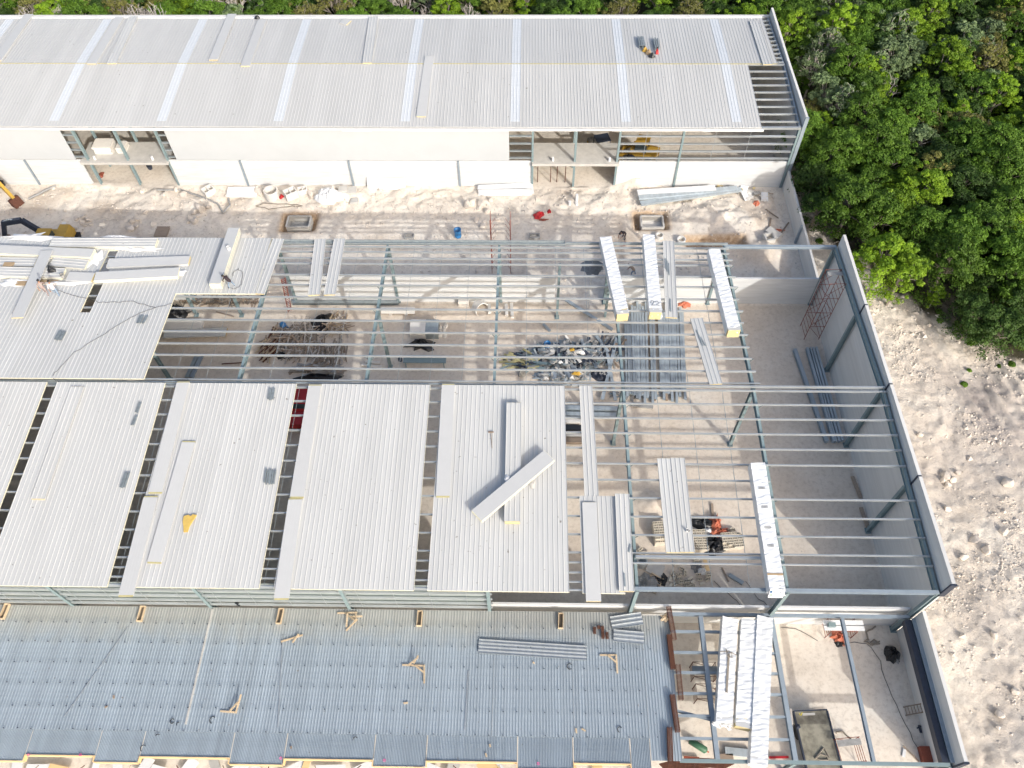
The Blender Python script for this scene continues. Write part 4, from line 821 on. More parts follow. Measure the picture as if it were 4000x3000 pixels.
A = at(Q('3b', 310, 1395), .15); B = at(Q('3b', 400, 1450), .15); solo('steel_channel', MB().channel(A, B, .3, .16, t=.02), 'galv_dark', 'short dark channel lying right of the scattered blocks', 'channel')
A = at(Q('3b', 200, 935), .1); B = at(Q('3b', 208, 1080), .1); solo('plank', MB().beam(A, B, .2, .08), 'wood_old', 'brown plank beside the black plastic and orange mesh', 'plank')
A = at(Q('3b', 265, 1350), .1); B = at(Q('3b', 308, 1440), .1); solo('plank', MB().beam(A, B, .1, .06), 'wood_old', 'thin brown plank left of the short dark channel', 'plank')
A = at(Q('2b', 1445, 320), .4); B = at(Q('2b', 1790, 330), .4); solo('steel_beam', MB().ibeam(A, B, .45, .35), 'galv_bundle', 'grey beam lying left of the ridge column, upper of two', 'beam'); A = at(Q('2b', 1445, 360), .3); B = at(Q('2b', 1790, 368), .3); solo('steel_beam', MB().ibeam(A, B, .4, .3), 'galv_bundle', 'grey beam lying left of the ridge column, lower of two', 'beam')
A = at(Q('2b', 1880, 300), .15); B = at(Q('2b', 2015, 315), .15); solo('steel_channel', MB().channel(A, B, .3, .2, t=.02), 'grey_dust', 'short grey channel below the ends of the channel stock', 'channel'); 
for i, (a, b) in enumerate([((1445, 405), (1555, 405)), ((1445, 450), (1555, 450)), ((1450, 490), (1555, 490)), ((1450, 530), (1560, 530))]):
    A = at(Q('2b', *a), .3); B = at(Q('2b', *b), .3); solo('panel_offcut', MB().beam(A, B, .5, .3), ['precast', 'tarp_black', 'slab', 'wood_old'][i], ['pale stacked boards seen through the gap right of the fifth bay', 'black bundle seen through the gap right of the fifth bay', 'grey boards seen through the gap right of the fifth bay', 'brown boards seen through the gap right of the fifth bay'][i], 'boards')
# ------------------------------------------------------------------ heaps
def heap(name, label, cat, p, rx, ry, h, n, mats, lens, ws, seed, flat=.35, ang=None, group=None, z0=0.0):
    rnd = random.Random(seed); P = at(p, z0); per = {k: MB() for k in mats}; root = thing(name, label, cat, P, 0, group, world=False); root['kind'] = 'stuff'
    for i in range(n):
        r = math.sqrt(rnd.random()); t = rnd.uniform(0, 6.283); x, y = r*rx*math.cos(t), r*ry*math.sin(t); z = h*(1-r*r)*rnd.uniform(.3, 1)+.05
        a = rnd.uniform(0, 3.14) if ang is None else ang+rnd.gauss(0, .35); l = rnd.uniform(*lens)/2; d = Vector((math.cos(a)*l, math.sin(a)*l, rnd.uniform(-flat, flat)*l*(.4+h))); c = Vector((x, y, z)); w = rnd.uniform(*ws)
        A, B = c-d, c+d; A.z = max(.03, A.z); B.z = max(.03, B.z); per[rnd.choice(mats)].beam(A, B, w, rnd.uniform(.02, .07))
    for i, k in enumerate(per):
        if per[k].v: per[k].build('debris', k, root)['kind'] = 'stuff'
    return root
WOODS = ['wood_old', 'wood_old', 'bark', 'bark_pale', 'wood_old']
heap('lumber_pile', 'jumbled pile of old timber beside a black tarp', 'timber', (1160, 1335), 1.9, 2.0, .8, 150, ['wood_old', 'bark', 'bark_pale'], (.8, 2.4), (.06, .14), 1)
heap('lumber_pile', 'loose light sticks piled right of the black tarp', 'timber', (1300, 1275), 1.3, 1.1, .7, 90, ['wood', 'wood_old', 'bark_pale'], (.8, 2.2), (.05, .1), 2)
heap('lumber_pile', 'pile of weathered pallets and battens below the black tarp', 'timber', (1280, 1380), 1.8, 1.2, .5, 120, ['wood_old', 'bark', 'bark_pale'], (.8, 2.0), (.06, .14), 3, ang=1.5)
heap('lumber_pile', 'flat pile of broken boards next to the ridge', 'timber', (1240, 1448), 2.2, .6, .35, 70, ['wood_old', 'bark', 'grey_dust'], (.8, 2.2), (.1, .25), 4, ang=.1)
heap('lumber_pile', 'straight planks heaped at the left of the old timber', 'timber', (1062, 1352), .8, 1.4, .5, 60, ['wood_old', 'rust', 'wood'], (1.4, 2.6), (.08, .14), 5, ang=1.2)
heap('lumber_pile', 'twigs and timber scraps along the back wall under the roof corner', 'timber', (860, 1178), 4.2, .5, .35, 110, ['wood_old', 'bark'], (.5, 1.4), (.04, .1), 6)
blob('tarp', at((1270, 1262), .0), 1.2, .9, .9, 'tarp_black', 'crumpled black tarp over the timber near a ladder', 'tarp', seed=41, smooth=False, rag=.4)
blob('tarp', at((1105, 1390), .0), .9, .5, .3, 'tarp_black', 'black plastic lying below the straight planks', 'tarp', seed=42, smooth=False, rag=.4)
blob('tarp', at((692, 1224), .0), 1.5, .8, .9, 'tarp_black', 'black tarp heap at the roof corner beside a column', 'tarp', seed=43, smooth=False, rag=.3)
blob('tarp', at((1240, 1474), .0), 2.4, .35, .4, 'tarp_black', 'long black tarp at the ridge beside broken boards', 'tarp', seed=44, smooth=False, rag=.3)
SCR = ['galv_bundle', 'grey_dust', 'galv_dark', 'slab', 'wood_old', 'primer']
heap('scrap_heap', 'big heap of metal scrap and rubbish below the purlins', 'scrap', (2215, 1395), 3.6, 1.7, .8, 300, ['galv_bundle', 'grey_dust', 'galv_dark', 'slab', 'steel_black', 'primer', 'precast'], (.4, 1.9), (.06, .35), 7, flat=.5)
heap('scrap_heap', 'bundle of greenish boards at the left of the scrap heap', 'scrap', (2060, 1410), 1.7, .9, .5, 50, ['grey_dust', 'primer', 'foam_old', 'steel_black'], (1.2, 2.4), (.1, .3), 8, ang=.05)
heap('scrap_heap', 'cut trims and channel ends at the lower edge of the scrap heap', 'scrap', (2200, 1470), 2.6, .6, .5, 120, ['galv', 'galv_bundle', 'slab', 'galv_dark'], (.3, 1.5), (.08, .25), 9)
heap('scrap_heap', 'grey scrap between the heap and the ridge column', 'scrap', (2370, 1370), 1.4, 1.6, .4, 70, ['galv_dark', 'grey_dust', 'wood_old', 'steel_black'], (.5, 2.2), (.08, .25), 10, ang=1.1)
heap('scrap_heap', 'offcuts at the ends of the channel stock', 'scrap', (2500, 1545), 2.4, .35, .25, 40, ['galv_bundle', 'grey_dust', 'galv_dark'], (.3, 1.0), (.08, .2), 11)
for x, y, s, m_, lb in [(1265, 890, .35, 'yellow', 'yellow insulation scrap on top of the scrap heap'), (1330, 1180, .4, 'yellow', 'larger yellow insulation scrap low on the scrap heap'), (1390, 915, .4, 'white_sheet', 'white plastic scrap on the scrap heap'), (1120, 1040, .22, 'white_sheet', 'white lid on the scrap heap'), (1265, 1245, .2, 'white_sheet', 'small white box at the lower edge of the scrap heap'), (925, 1255, .25, 'white_sheet', 'white box at the lower left of the scrap heap')]:
    blob('scrap_piece', at(Qz(1850, 1100, x, y), .7), s, s*.6, .25, m_, lb, 'scrap', seed=int(x), smooth=False, rag=.4)
def barrel(P, label, m='blue', r=.3, h=.9):
    o = thing('barrel', label, 'barrel', P, world=False); MB().lathe([(0, .02), (r*.93, 0), (r, .1), (r*1.03, h*.33), (r, h*.36), (r, h*.64), (r*1.03, h*.67), (r, h*.9), (r*.95, h), (r*.88, h), (r*.86, .15), (0, .12)], 20).build('drum', m, o, smooth=True)
    MB().lathe([(r*.99, h-.03), (r*1.05, h-.03), (r*1.05, h+.015), (r*.99, h+.015)], 20).build('rim', m, o); return o
barrel(ground_at(Q('2', 758, 1525)), 'blue open barrel standing in the yard behind the purlins', r=.36, h=1.0)
barrel(at(Qz(560, 1100, 1790, 545)), 'blue barrel lying beside the old timber pile').rotation_euler = (1.4, 0, .6)
barrel(at(Qz(1850, 1100, 948, 870)), 'light blue barrel in the scrap heap')
def sack(p, rx, ry, h, m, label, seed, z=0.0, text=None):
    o = blob('sack', at(p, z), rx, ry, h, m, label, 'sack', seed=seed, smooth=False, rag=.15); return o
sk = sack(Qz(1850, 1100, 1640, 1205), 1.0, .7, .5, 'steel_black', 'dark lettered bag at the lower right of the scrap heap', 61)
cu = bpy.data.curves.new('t', 'FONT'); cu.body = 'DE'; cu.size = .5; cu.extrude = .004; to = bpy.data.objects.new('t', cu); COL.objects.link(to); me = bpy.data.meshes.new_from_object(to.evaluated_get(bpy.context.evaluated_depsgraph_get())); bpy.data.objects.remove(to)
me.materials.clear(); me.materials.append(MATS['slab']); q = bpy.data.objects.new('lettering', me); COL.objects.link(q); q.parent = sk; q.location = (-.2, -.25, .56); q.rotation_euler = (.2, 0, -.2)
sack(Qz(1850, 1100, 625, 1190), .35, .45, .8, 'grey_dust', 'grey bundle at the left end of the scrap heap', 62)
# table with black tarp, bags, bench, pipes on the floor
P = at(Qz(1200, 1100, 1520, 660)); o = thing('work_table', 'white topped box half covered by grey foil above a black tarp', 'box', P, world=False); MB().box(-1.3, .15, -.75, .75, 0, 1.1).build('white_half', 'precast', o); MB().box(.15, 1.35, -.75, .75, 0, 1.08).build('grey_half', 'galv_dark', o)
blob('tarp', at(Qz(1200, 1100, 1470, 815)), 1.5, .7, .6, 'tarp_black', 'black tarp spread below the white topped box', 'tarp', seed=45, smooth=False, rag=.5)
for i, (x, y) in enumerate([(1720, 610), (1765, 615), (1725, 680), (1775, 690), (1690, 690), (1790, 570)]): sack(Qz(1200, 1100, x, y), .2, .38, .3, 'precast', 'white cement bag in the cluster right of the white topped box', 70+i)['group'] = 'white bags beside the box'
P = at(Qz(1200, 1100, 1520, 1075)); o = thing('steel_bench', 'long grey green steel bench near the ridge', 'bench', P, world=False); MB().box(-1.9, 2.0, -.35, .35, .75, .85).build('top', 'primer', o); MB().box(-1.6, 1.2, .2, .4, .85, .95).build('back_rail', 'galv_dark', o)
for x in (-1.7, 1.8):
    for y in (-.3, .3): MB().box(x-.05, x+.05, y-.05, y+.05, 0, .75).build('leg', 'primer', o)
MB().lathe([(0, 0), (.2, 0), (.2, .25), (0, .25)], 12, 0, (-2.2, 0, .7)).build('motor', 'steel_black', o)
for (a, b), lb in [(((750, 1038), (938, 1050)), 'white plastic pipe by a column foot, upper of two'), (((705, 1075), (965, 1103)), 'white plastic pipe by a column foot, lower of two')]:
    A = at(Qz(1200, 1100, *a), .15); B = at(Qz(1200, 1100, *b), .15); solo('plastic_pipe', MB().tube([A, B], .14, 10), 'precast', lb, 'pipe')
P0 = at(Qz(560, 1100, 270, 560), .5); P1 = at(Qz(560, 1100, 750, 545), .5); o = thing('wrapped_bundle', 'cream wrapped bundle on the floor beneath the roof corner', 'bundle', (P0+P1)/2-Vector((0, 0, .5))); MB().beam(P0-Vector((0, 0, .25)), P1-Vector((0, 0, .25)), 1.1, .5).build('wrap', 'precast', o)
G5 = 'panels stacked on the floor beneath the roof corner'
for k in range(5):
    A = at(Qz(560, 1100, 270, 680), .1+.1*k); B = at(Qz(560, 1100, 1075, 655), .1+.1*k); o = thing('sandwich_panel', 'top panel of the yellow ended floor stack' if k == 4 else 'lower panel of the yellow ended floor stack', 'panel', (0, 0, 0), 0, G5, world=False); panel_body(o, (B-A).length, 1.0, .1, 'plain' if k < 4 else 'rib', 'yellow'); place(o, frame_of(A, B), (A+B)/2)
for a, b, m_, lb in [((760, 940), (620, 1240), 'steel_blue', 'blue grey beam lying left of the first open rafter, right one of two'), ((690, 960), (560, 1240), 'galv_dark', 'dark beam lying left of the first open rafter, left one of two'), ((1010, 1062), (1320, 1042), 'rust', 'thin rusty bar lying beside the first open rafter'), ((940, 388), (1170, 455), 'wood_old', 'brown stick lying between two columns under the roof corner')]:
    A = at(Qz(560, 1100, *a), .15); B = at(Qz(560, 1100, *b), .15); solo('bar', MB().beam(A, B, .34 if 'beam' in lb else .08, .2 if 'beam' in lb else .06), m_, lb, 'bar')
def ladder(A, B, label, w=.36, m='orange', n=14):
    d = (B-A); o = thing('ladder', label, 'ladder', A); s = Vector((d.y, -d.x, 0)); s = s.normalized() if s.length > .1 else Vector((1, 0, 0)); s *= w/2
    for k in (-1, 1): MB().beam(A+s*k, B+s*k, .07, .04).build('rail', m, o)
    for i in range(n): c = A.lerp(B, (i+.5)/n); MB().beam(c-s, c+s, .04, .04).build('rung', m, o)
    return o
ladder(at(Qz(560, 1100, 1890, 380)), at(Qz(560, 1100, 1830, -40), 6.5)+Vector((-.2, 0, 0)), 'orange ladder leaning beside the first open column', m='red_oxide', n=20)
ladder(at(Q('3c', 1440, 1285)), at(Q('3c', 1600, 1255), 1.2), 'brown ladder leaning on the low right wall', m='wood_old', n=8, w=.55)
# red pickup glimpsed through the gap
P = at(Q('1b', 1950, 255))+Vector((.25, -2.3, 0)); o = thing('pickup_truck', 'red vehicle seen through the gap between the third and fourth roof bays', 'vehicle', P, world=False)
MB().hexa([(-.85, -1.2, .5), (.85, -1.2, .5), (.85, 2.6, .5), (-.85, 2.6, .5)], [(-.82, -1.2, 1.15), (.82, -1.2, 1.15), (.82, 2.6, 1.15), (-.82, 2.6, 1.15)]).build('body', 'red', o)
MB().hexa([(-.8, .1, 1.15), (.8, .1, 1.15), (.8, 2.1, 1.15), (-.8, 2.1, 1.15)], [(-.65, .6, 1.75), (.65, .6, 1.75), (.65, 1.8, 1.75), (-.65, 1.8, 1.75)]).build('cab', 'red', o)
MB().hexa([(-.7, .16, 1.2), (.7, .16, 1.2), (.7, .2, 1.2), (-.7, .2, 1.2)], [(-.6, .52, 1.7), (.6, .52, 1.7), (.6, .58, 1.7), (-.6, .58, 1.7)]).build('windscreen', 'glass', o)
for x in (-.8, .8):
    for y in (-.6, 2.0): MB().tube([(x-.12, y, .36), (x+.12, y, .36)], .36, 14).build('wheel', 'rubber', o)
A = at(Q('1b', 1930, 320), .6); solo('board', MB().box(A.x-1, A.x+.6, A.y-1.0, A.y+.6, .3, .4), 'slab', 'grey board below the red vehicle', 'board')
# ------------------------------------------------------------------ concrete blocks
def block_mesh(n):
    L, W, H = .40, .20, .20; m = MB(); t = .03
    m.box(-L/2, L/2, -W/2, -W/2+t, 0, H).box(-L/2, L/2, W/2-t, W/2, 0, H).box(-L/2+.03, L/2-.03, -W/2+t, W/2-t, .0, .05, 1)
    xs = np.linspace(-L/2, L/2, n+1)
    for i, x in enumerate(xs): a = max(-L/2, x-t/2); b = min(L/2, x+t/2); a, b = (a, a+t) if i == 0 else ((b-t, b) if i == n else (a, b)); m.box(a, b, -W/2+t, W/2-t, 0, H)
    return m
BLK = []
def block(P, rz, label, group, tilt=None, n=3):
    if not BLK: b = block_mesh(3).build('concrete_block', ['block', 'hollow']); tag(b, label, 'block', group); BLK.append(b); b.location = P; b.rotation_euler = (tilt[0], tilt[1], rz) if tilt else (0, 0, rz); return b
    c = dup(BLK[0], P, rz, label, group, tilt=tilt); return c
def block_stack(p, nx, ny, nz, rz, label, group, drop=()):
    P = at(p); R = Matrix.Rotation(rz, 3, 'Z')
    for k in range(nz):
        for i in range(nx):
            for j in range(ny):
                if k < nz-1 and 0 < i < nx-1 and 0 < j < ny-1: continue
                if (i, j, k) in drop: continue
                q = R @ Vector(((i-(nx-1)/2)*.415, (j-(ny-1)/2)*.215, 0)); block(P+q+Vector((0, 0, .02+k*.205)), rz+random.uniform(-.03, .03), label, group)
block_stack(Qz(2400, 1950, 590, 480), 3, 8, 5, .08, 'concrete block in the stack left of the two ribbed panels', 'block stack left of the two ribbed panels', drop={(0, 0, 4), (1, 0, 4), (2, 0, 4)})
block_stack(Qz(2400, 1950, 1085, 560), 3, 8, 3, .03, 'concrete block in the stack right beside the two ribbed panels', 'block stack right of the two ribbed panels')
block_stack(Qz(2400, 1950, 1505, 560), 4, 6, 3, .1, 'concrete block in the stack right of the black plastic', 'block stack right of the black plastic', drop={(3, 5, 2), (0, 0, 2), (1, 0, 2), (0, 1, 2)})
for i, (x, y, z, rz, t) in enumerate([(790, 845, 0, .3, None), (868, 905, 0, -.4, None), (905, 960, .1, 1.5, (.3, 0)), (770, 1005, 0, 1.4, None), (835, 975, .1, .1, None), (845, 1025, .2, 0, None), (705, 1030, 0, 1.2, (1.57, 0)), (850, 1075, .2, .1, None), (880, 1085, .0, .2, None), (935, 1060, .2, 0, None), (785, 1100, 0, .4, None), (710, 1110, 0, .9, (1.5, 0)),
    (935, 1115, 0, .1, None), (1000, 1055, 0, .5, (1.5, .2)), (1095, 1040, 0, 0, None), (1080, 970, .3, .1, (.5, 0)), (1215, 965, .4, .1, None), (1210, 995, .2, .1, None), (1060, 785, .3, 0, None), (1050, 800, .0, .1, None), (1005, 1120, 0, .2, None), (330, 655, .1, .6, None), (370, 700, .1, .1, None), (420, 705, .1, .2, None), (1125, 1075, 0, .3, (1.5, 0)), (1200, 1040, 0, .2, None), (965, 1015, 0, .6, (1.4, 0)), (755, 960, .05, .8, None), (1480, 385, .0, .5, (.6, 0)), (1520, 400, 0, .2, None)]):
    P = at(Qz(2400, 1950, x, y), z+.02); block(P, rz, 'loose concrete block tumbled on the floor inside the front wall', 'tumbled blocks inside the front wall', tilt=t)
o = thing('timber_pallet', 'wooden pallet lying on grey rubble inside the front wall', 'pallet', at(Qz(2400, 1950, 505, 1090)), -.55, world=False)
for i in range(5): MB().box(-.5, .5, -.6+i*.29, -.5+i*.29, .12, .15).build('slat', 'wood_old', o)
for x in (-.47, 0, .47): MB().box(x-.05, x+.05, -.65, .65, 0, .12).build('bearer', 'wood', o)
for y in (-.65, .65): MB().box(-.52, .52, y-.04, y+.04, .1, .17).build('edge_board', 'wood', o)
blob('rubble_heap', at(Qz(2400, 1950, 400, 1090)), 1.1, .8, .35, 'grey_dust', 'grey rubble under the wooden pallet', 'rubble', seed=81, smooth=False, rag=.3)
blob('tarp', at(Qz(2400, 1950, 600, 1040)), .6, .5, .2, 'tarp_black', 'black plastic beside the wooden pallet', 'tarp', seed=82, smooth=False)
blob('tarp', at(Qz(2400, 1950, 1130, 310)), 1.4, .6, .4, 'tarp_black', 'black plastic above the block stacks', 'tarp', seed=83, smooth=False, rag=.3)
blob('tarp', at(Qz(2400, 1950, 1265, 600)), .9, .9, .8, 'tarp_black', 'black plastic heap between two block stacks', 'tarp', seed=84, smooth=False, rag=.3)
blob('safety_mesh', at(Qz(2400, 1950, 1310, 310), .1), .45, .7, .5, 'orange', 'bunched orange safety mesh above the block stack', 'mesh', seed=85, smooth=False, rag=.5)
blob('safety_mesh', at(Qz(2400, 1950, 1370, 430), .1), .7, .45, .4, 'orange', 'orange safety mesh lying on the block stack', 'mesh', seed=86, smooth=False, rag=.5)
blob('sack', at(Qz(2400, 1950, 1190, 415)), .55, .3, .4, 'white_sheet', 'white sack between the black plastic heaps', 'sack', seed=87)
barrel(at(Qz(2400, 1950, 345, 850)), 'shiny steel barrel beside the front column', m='galv', r=.38, h=1.0)
P = at(Qz(2400, 1950, 525, 910)); solo('plywood_sheet', MB().beam(P+Vector((-.6, .3, .1)), P+Vector((.6, -.2, .14)), 1.0, .05), 'slab', 'grey board lying above the wooden pallet', 'board')
P = at(Qz(2400, 1950, 1130, 940)); sack(Qz(2400, 1950, 1130, 935), .35, .3, .5, 'white_sheet', 'white sack on the tumbled blocks', 88, z=.3); solo('plank', MB().beam(P+Vector((.2, .9, .5)), P+Vector((.35, -.1, .55)), .3, .05), 'plywood', 'pale plank beside the white sack on the blocks', 'plank')
blob('rubble_heap', at(Qz(2400, 1950, 1060, 870)), .5, .5, .3, 'grey_dust', 'grey rubble behind the white sack', 'rubble', seed=89, smooth=False)
# ------------------------------------------------------------------ scaffolds
def scaffold(P, w, d, levels, lh, label, m='red_oxide', planks=None, rz=0.0, r=.028, rung=4):
    o = thing('scaffold', label, 'scaffold', P, rz, world=False); H = levels*lh
    for x in (-w/2, w/2):
        for y in (-d/2, d/2): MB().tube([(x, y, 0), (x, y, H)], r, 6).build('post', m, o)
    for L in range(levels):
        for x in (-w/2, w/2):
            for k in range(rung): z = L*lh+(k+.6)*lh/rung; MB().tube([(x, -d/2, z), (x, d/2, z)], r*.8, 5).build('rung', m, o)
        for y in (-d/2, d/2): a, b = (-1, 1) if L % 2 else (1, -1); MB().tube([(a*w/2, y, L*lh+.2), (b*w/2, y, (L+1)*lh-.1)], r*.7, 5).build('cross_brace', m, o); MB().tube([(-w/2, y, (L+1)*lh-.02), (w/2, y, (L+1)*lh-.02)], r*.8, 5).build('ledger', m, o)
    if planks:
        for a, b, mm in planks: MB().box(-w/2-a, w/2+a, b-.2, b+.2, H, H+.05).build('plank', mm, o)
    return o
scaffold(Vector((-.84, -3.55, 0)), 1.36, 1.65, 4, 1.95, 'tall rusty scaffold tower at the far end of the gable wall', rung=3, planks=[(0, .3, 'grey_dust')], rz=.02)
scaffold(ground_at(Q('3c', 1000, 770)), 1.9, 1.0, 1, 1.6, 'red scaffold under a white board in the front bay', planks=[(.5, .1, 'white_sheet'), (.5, -.25, 'white_sheet')])
scaffold(ground_at(Q('3c', 1050, 1560)), 1.6, 1.5, 1, 1.5, 'red scaffold with a grey board beside the truck bed', planks=[(0, .45, 'grey_dust')], rz=.1)
for x, y, lb in [(130, 1050, 'upper'), (150, 1190, 'lower')]: scaffold(ground_at(Q('3c', x, y)), 1.6, 1.0, 1, 1.5, f'rusty scaffold under the joists, {lb} of two', m='rust', planks=[(.1, 0, 'steel_blue')] if lb == 'upper' else None)
for dx, lb in [(978, 'left'), (1098, 'right')]:
    P = ground_at(Q('5', dx, 360)); o = thing('scaffold', f'thin red scaffold frame, {lb} one of a pair at the back eave', 'scaffold', P, world=False)
    for y in (0, 1.2): MB().tube([(0, y, 0), (0, y, 7.2)], .03, 6).build('post', 'red_oxide', o)
    for k in range(9): MB().tube([(0, 0, .6+.75*k), (.0, 1.2, .6+.75*k)], .02, 4).build('rung', 'red_oxide', o); MB().tube([(0, 0, .6+.75*k), (.45 if lb == 'left' else -.45, .6, .9+.75*k)], .018, 4).build('rung', 'red_oxide', o)
P = ground_at(Q('3', 665, 1230)); o = thing('window_frame', 'brown steel window frame leaning on the low boundary wall', 'frame', P, world=False)
for a, b in [((0, -1, 0), (0, 1, 0)), ((.35, -1, 1.9), (.35, 1, 1.9)), ((0, -1, 0), (.35, -1, 1.9)), ((0, 1, 0), (.35, 1, 1.9)), ((0, 0, 0), (.35, 0, 1.9)), ((.17, -1, .95), (.17, 1, .95))]: MB().beam(a, b, .06, .05).build('bar', 'red_oxide', o)
blob('safety_mesh', ground_at(Q('3c', 1020, 810)), .55, .5, .5, 'orange', 'bunched orange mesh under the red scaffold', 'mesh', seed=91, smooth=False, rag=.5)
blob('tarp', ground_at(Q('3c', 1025, 850)), .35, .2, .25, 'tarp_black', 'black tangle below the bunched orange mesh', 'tarp', seed=92, smooth=False, rag=.5)
solo('box', (lambda P: MB().box(P.x-.25, P.x+.25, P.y-.15, P.y+.15, P.z, P.z+.3))(at(Q('3c', 968, 732), 1.66)), 'primer', 'small green box on the white scaffold board', 'box')
blob('rubbish_bag', ground_at(Q('3c', 1352, 915)), .6, .7, .6, 'tarp_black', 'black rubbish bag near the low right wall', 'bag', seed=93, smooth=False, rag=.25)
blob('plastic_film', ground_at(Q('3c', 1385, 945)), .25, .35, .2, 'grey_dust', 'grey film hanging out of the black bag', 'film', seed=94, smooth=False)
def hose(n, pts, r, m, label, cat='hose', jit=.08):
    V = [ground_at(Q(n, *p), r) for p in pts]; out = []
    for i in range(len(V)-1):
        for t in np.linspace(0, 1, 4)[:-1]: out.append(V[i].lerp(V[i+1], t)+Vector((random.uniform(-jit, jit), random.uniform(-jit, jit), random.uniform(0, .06))))
    return solo(cat, MB().tube(out+[V[-1]], r, 5), m, label, cat)
hose('3c', [(1248, 742), (1190, 770), (1210, 820), (1185, 835), (1230, 860), (1275, 840), (1240, 830), (1215, 850), (1280, 850)], .06, 'bark', 'tangled brown hose near the corner column')
hose('3c', [(1080, 840), (1200, 850), (1280, 960), (1330, 1130), (1420, 1310), (1500, 1480), (1560, 1620)], .02, 'cable', 'long thin cable running along the low right wall', 'cable')
hose('3c', [(640, 740), (780, 770), (880, 830)], .02, 'cable', 'thin cable left of the red scaffold', 'cable')
hose('3c', [(1000, 1430), (1020, 1410), (1060, 1440), (1110, 1475), (1090, 1465)], .05, 'bark', 'brown hose looped above the lower red scaffold')
hose('3b', [(215, 1440), (300, 1510), (380, 1590)], .02, 'cable', 'thin cable crossing the floor inside the front wall', 'cable')
hose('3b', [(420, 1440), (480, 1530), (560, 1600)], .02, 'cable', 'thin cable near the front eave column', 'cable')
hose('2', [(-80, 1220), (0, 1225)], .03, 'cable', 'short dark hose in the yard', 'hose')
hose('1', [(1010, 1230), (1170, 1232), (1280, 1270), (1370, 1300), (1415, 1330), (1440, 1380), (1485, 1330), (1475, 1280)], .11, 'grey_dust', 'long grey pipe winding over the yard rubble', 'pipe', .04)
hose('1', [(1650, 1335), (1740, 1350), (1850, 1340), (1950, 1330), (1850, 1320), (1700, 1315), (1650, 1330)], .05, 'bark', 'brown cable loops in the yard right of the boulders', 'hose', .1)
hose('1', [(190, 1290), (280, 1245), (365, 1205)], .14, 'grey_dust', 'grey pole lying in front of the digger arm', 'pole', .01)
P = ground_at(Q('3c', 1520, 1395)); solo('tool', MB().beam(P, P+Vector((.5, .2, .05)), .08, .08).beam(P+Vector((.2, -.3, .05)), P+Vector((.2, .2, .05)), .14, .1), 'steel_black', 'dark hand tool beside the low right wall', 'tool')
P = ground_at(Q('3c', 1575, 1580)); solo('crate', MB().box(P.x-.4, P.x+.4, P.y-.6, P.y+.6, P.z, P.z+.5), 'red_oxide', 'dark reddish crate in the bottom right corner of the front bay', 'crate')
P = ground_at(Q('3c', 1437, 1555)); solo('board', MB().beam(P+Vector((-.1, -.25, .05)), P+Vector((.1, .25, .05)), .2, .05), 'white_sheet', 'small white board left of the dark crate', 'board')
hose('3c', [(1430, 1510), (1480, 1560), (1530, 1610)], .05, 'wood_old', 'brown pole beside the small white board', 'pole', .01)
P = at((2590, 2880), .3); o = thing('gas_cylinder', 'dark green gas cylinder on the floor between the joists', 'cylinder', P, world=False)
A = at(Qz(2550, 2600, 470, 960), .25)-P; B = at(Qz(2550, 2600, 700, 1105), .25)-P; MB().tube([A, A.lerp(B, .03), A.lerp(B, .92), B], [.02, .24, .24, .08], 12).build('body', 'green', o, smooth=True); MB().tube([B, B+(B-A)*.1], .05, 6).build('valve', 'orange', o)
for a, b, m_, lb in [((400, 1180), (600, 1195), 'red_oxide', 'red bar on the floor at the bottom of the joists'), ((1500, 1185), (1750, 1180), 'red', 'red bar on the floor right of the longest wrapped bundle'), ((930, 1100), (1255, 1135), 'galv_bundle', 'grey beam on the floor below the tied wrapped bundle'), ((860, 1195), (1035, 1190), 'wood_old', 'dark board on the floor below the grey beam')]:
    A = at(Qz(2550, 2600, *a), .15); B = at(Qz(2550, 2600, *b), .15); solo('bar', MB().beam(A, B, .5 if 'beam' in lb else .14, .25 if 'beam' in lb else .1), m_, lb, 'bar')
# truck bed parked in the front bay
zb = 1.1; c0 = at(Q('3c', 720, 1282), zb); c1_ = at(Q('3c', 938, 1282), zb); L = 6.0; ax = (c0.x+c1_.x)/2+.05; wb = (c1_.x-c0.x)/2
o = thing('flatbed_truck', 'dirty flatbed truck with stained bed and yellow mark parked in the front bay', 'truck', (ax, c0.y, 0), 0, world=False); o.rotation_euler = (0, 0, math.atan2(.22, 3.7))
MB().box(-wb, wb, -L, 0, zb-.12, zb).build('bed', 'bed', o); MB().box(-wb, wb, .0, .07, zb-.3, zb+.10).build('headboard', 'steel_black', o)
for s in (-1, 1): MB().box(s*wb-.05, s*wb+.05, -L, -.02, zb-.2, zb+.06).build('side_rail', 'steel_black', o)
MB().box(-wb+.55, wb-.9, -.28, -.12, zb, zb+.03).build('plate', 'slab', o)
for y in (-1.2, -4.6):
    for s in (-1, 1): MB().tube([(s*(wb-.35), y, .5), (s*(wb-.05), y, .5)], .5, 16).build('wheel', 'rubber', o)
MB().box(-.5, .5, -L, -.1, .55, zb-.13).build('chassis', 'steel_black', o)
cu = bpy.data.curves.new('t', 'FONT'); cu.body = 'S'; cu.size = .42; cu.extrude = .004; to = bpy.data.objects.new('t', cu); COL.objects.link(to); me = bpy.data.meshes.new_from_object(to.evaluated_get(bpy.context.evaluated_depsgraph_get())); bpy.data.objects.remove(to)
me.materials.clear(); me.materials.append(MATS['yellow_paint']); q = bpy.data.objects.new('lettering', me); COL.objects.link(q); q.parent = o; q.location = (-wb+.35, -.1, zb+.008); q.rotation_euler = (0, 0, -1.35)
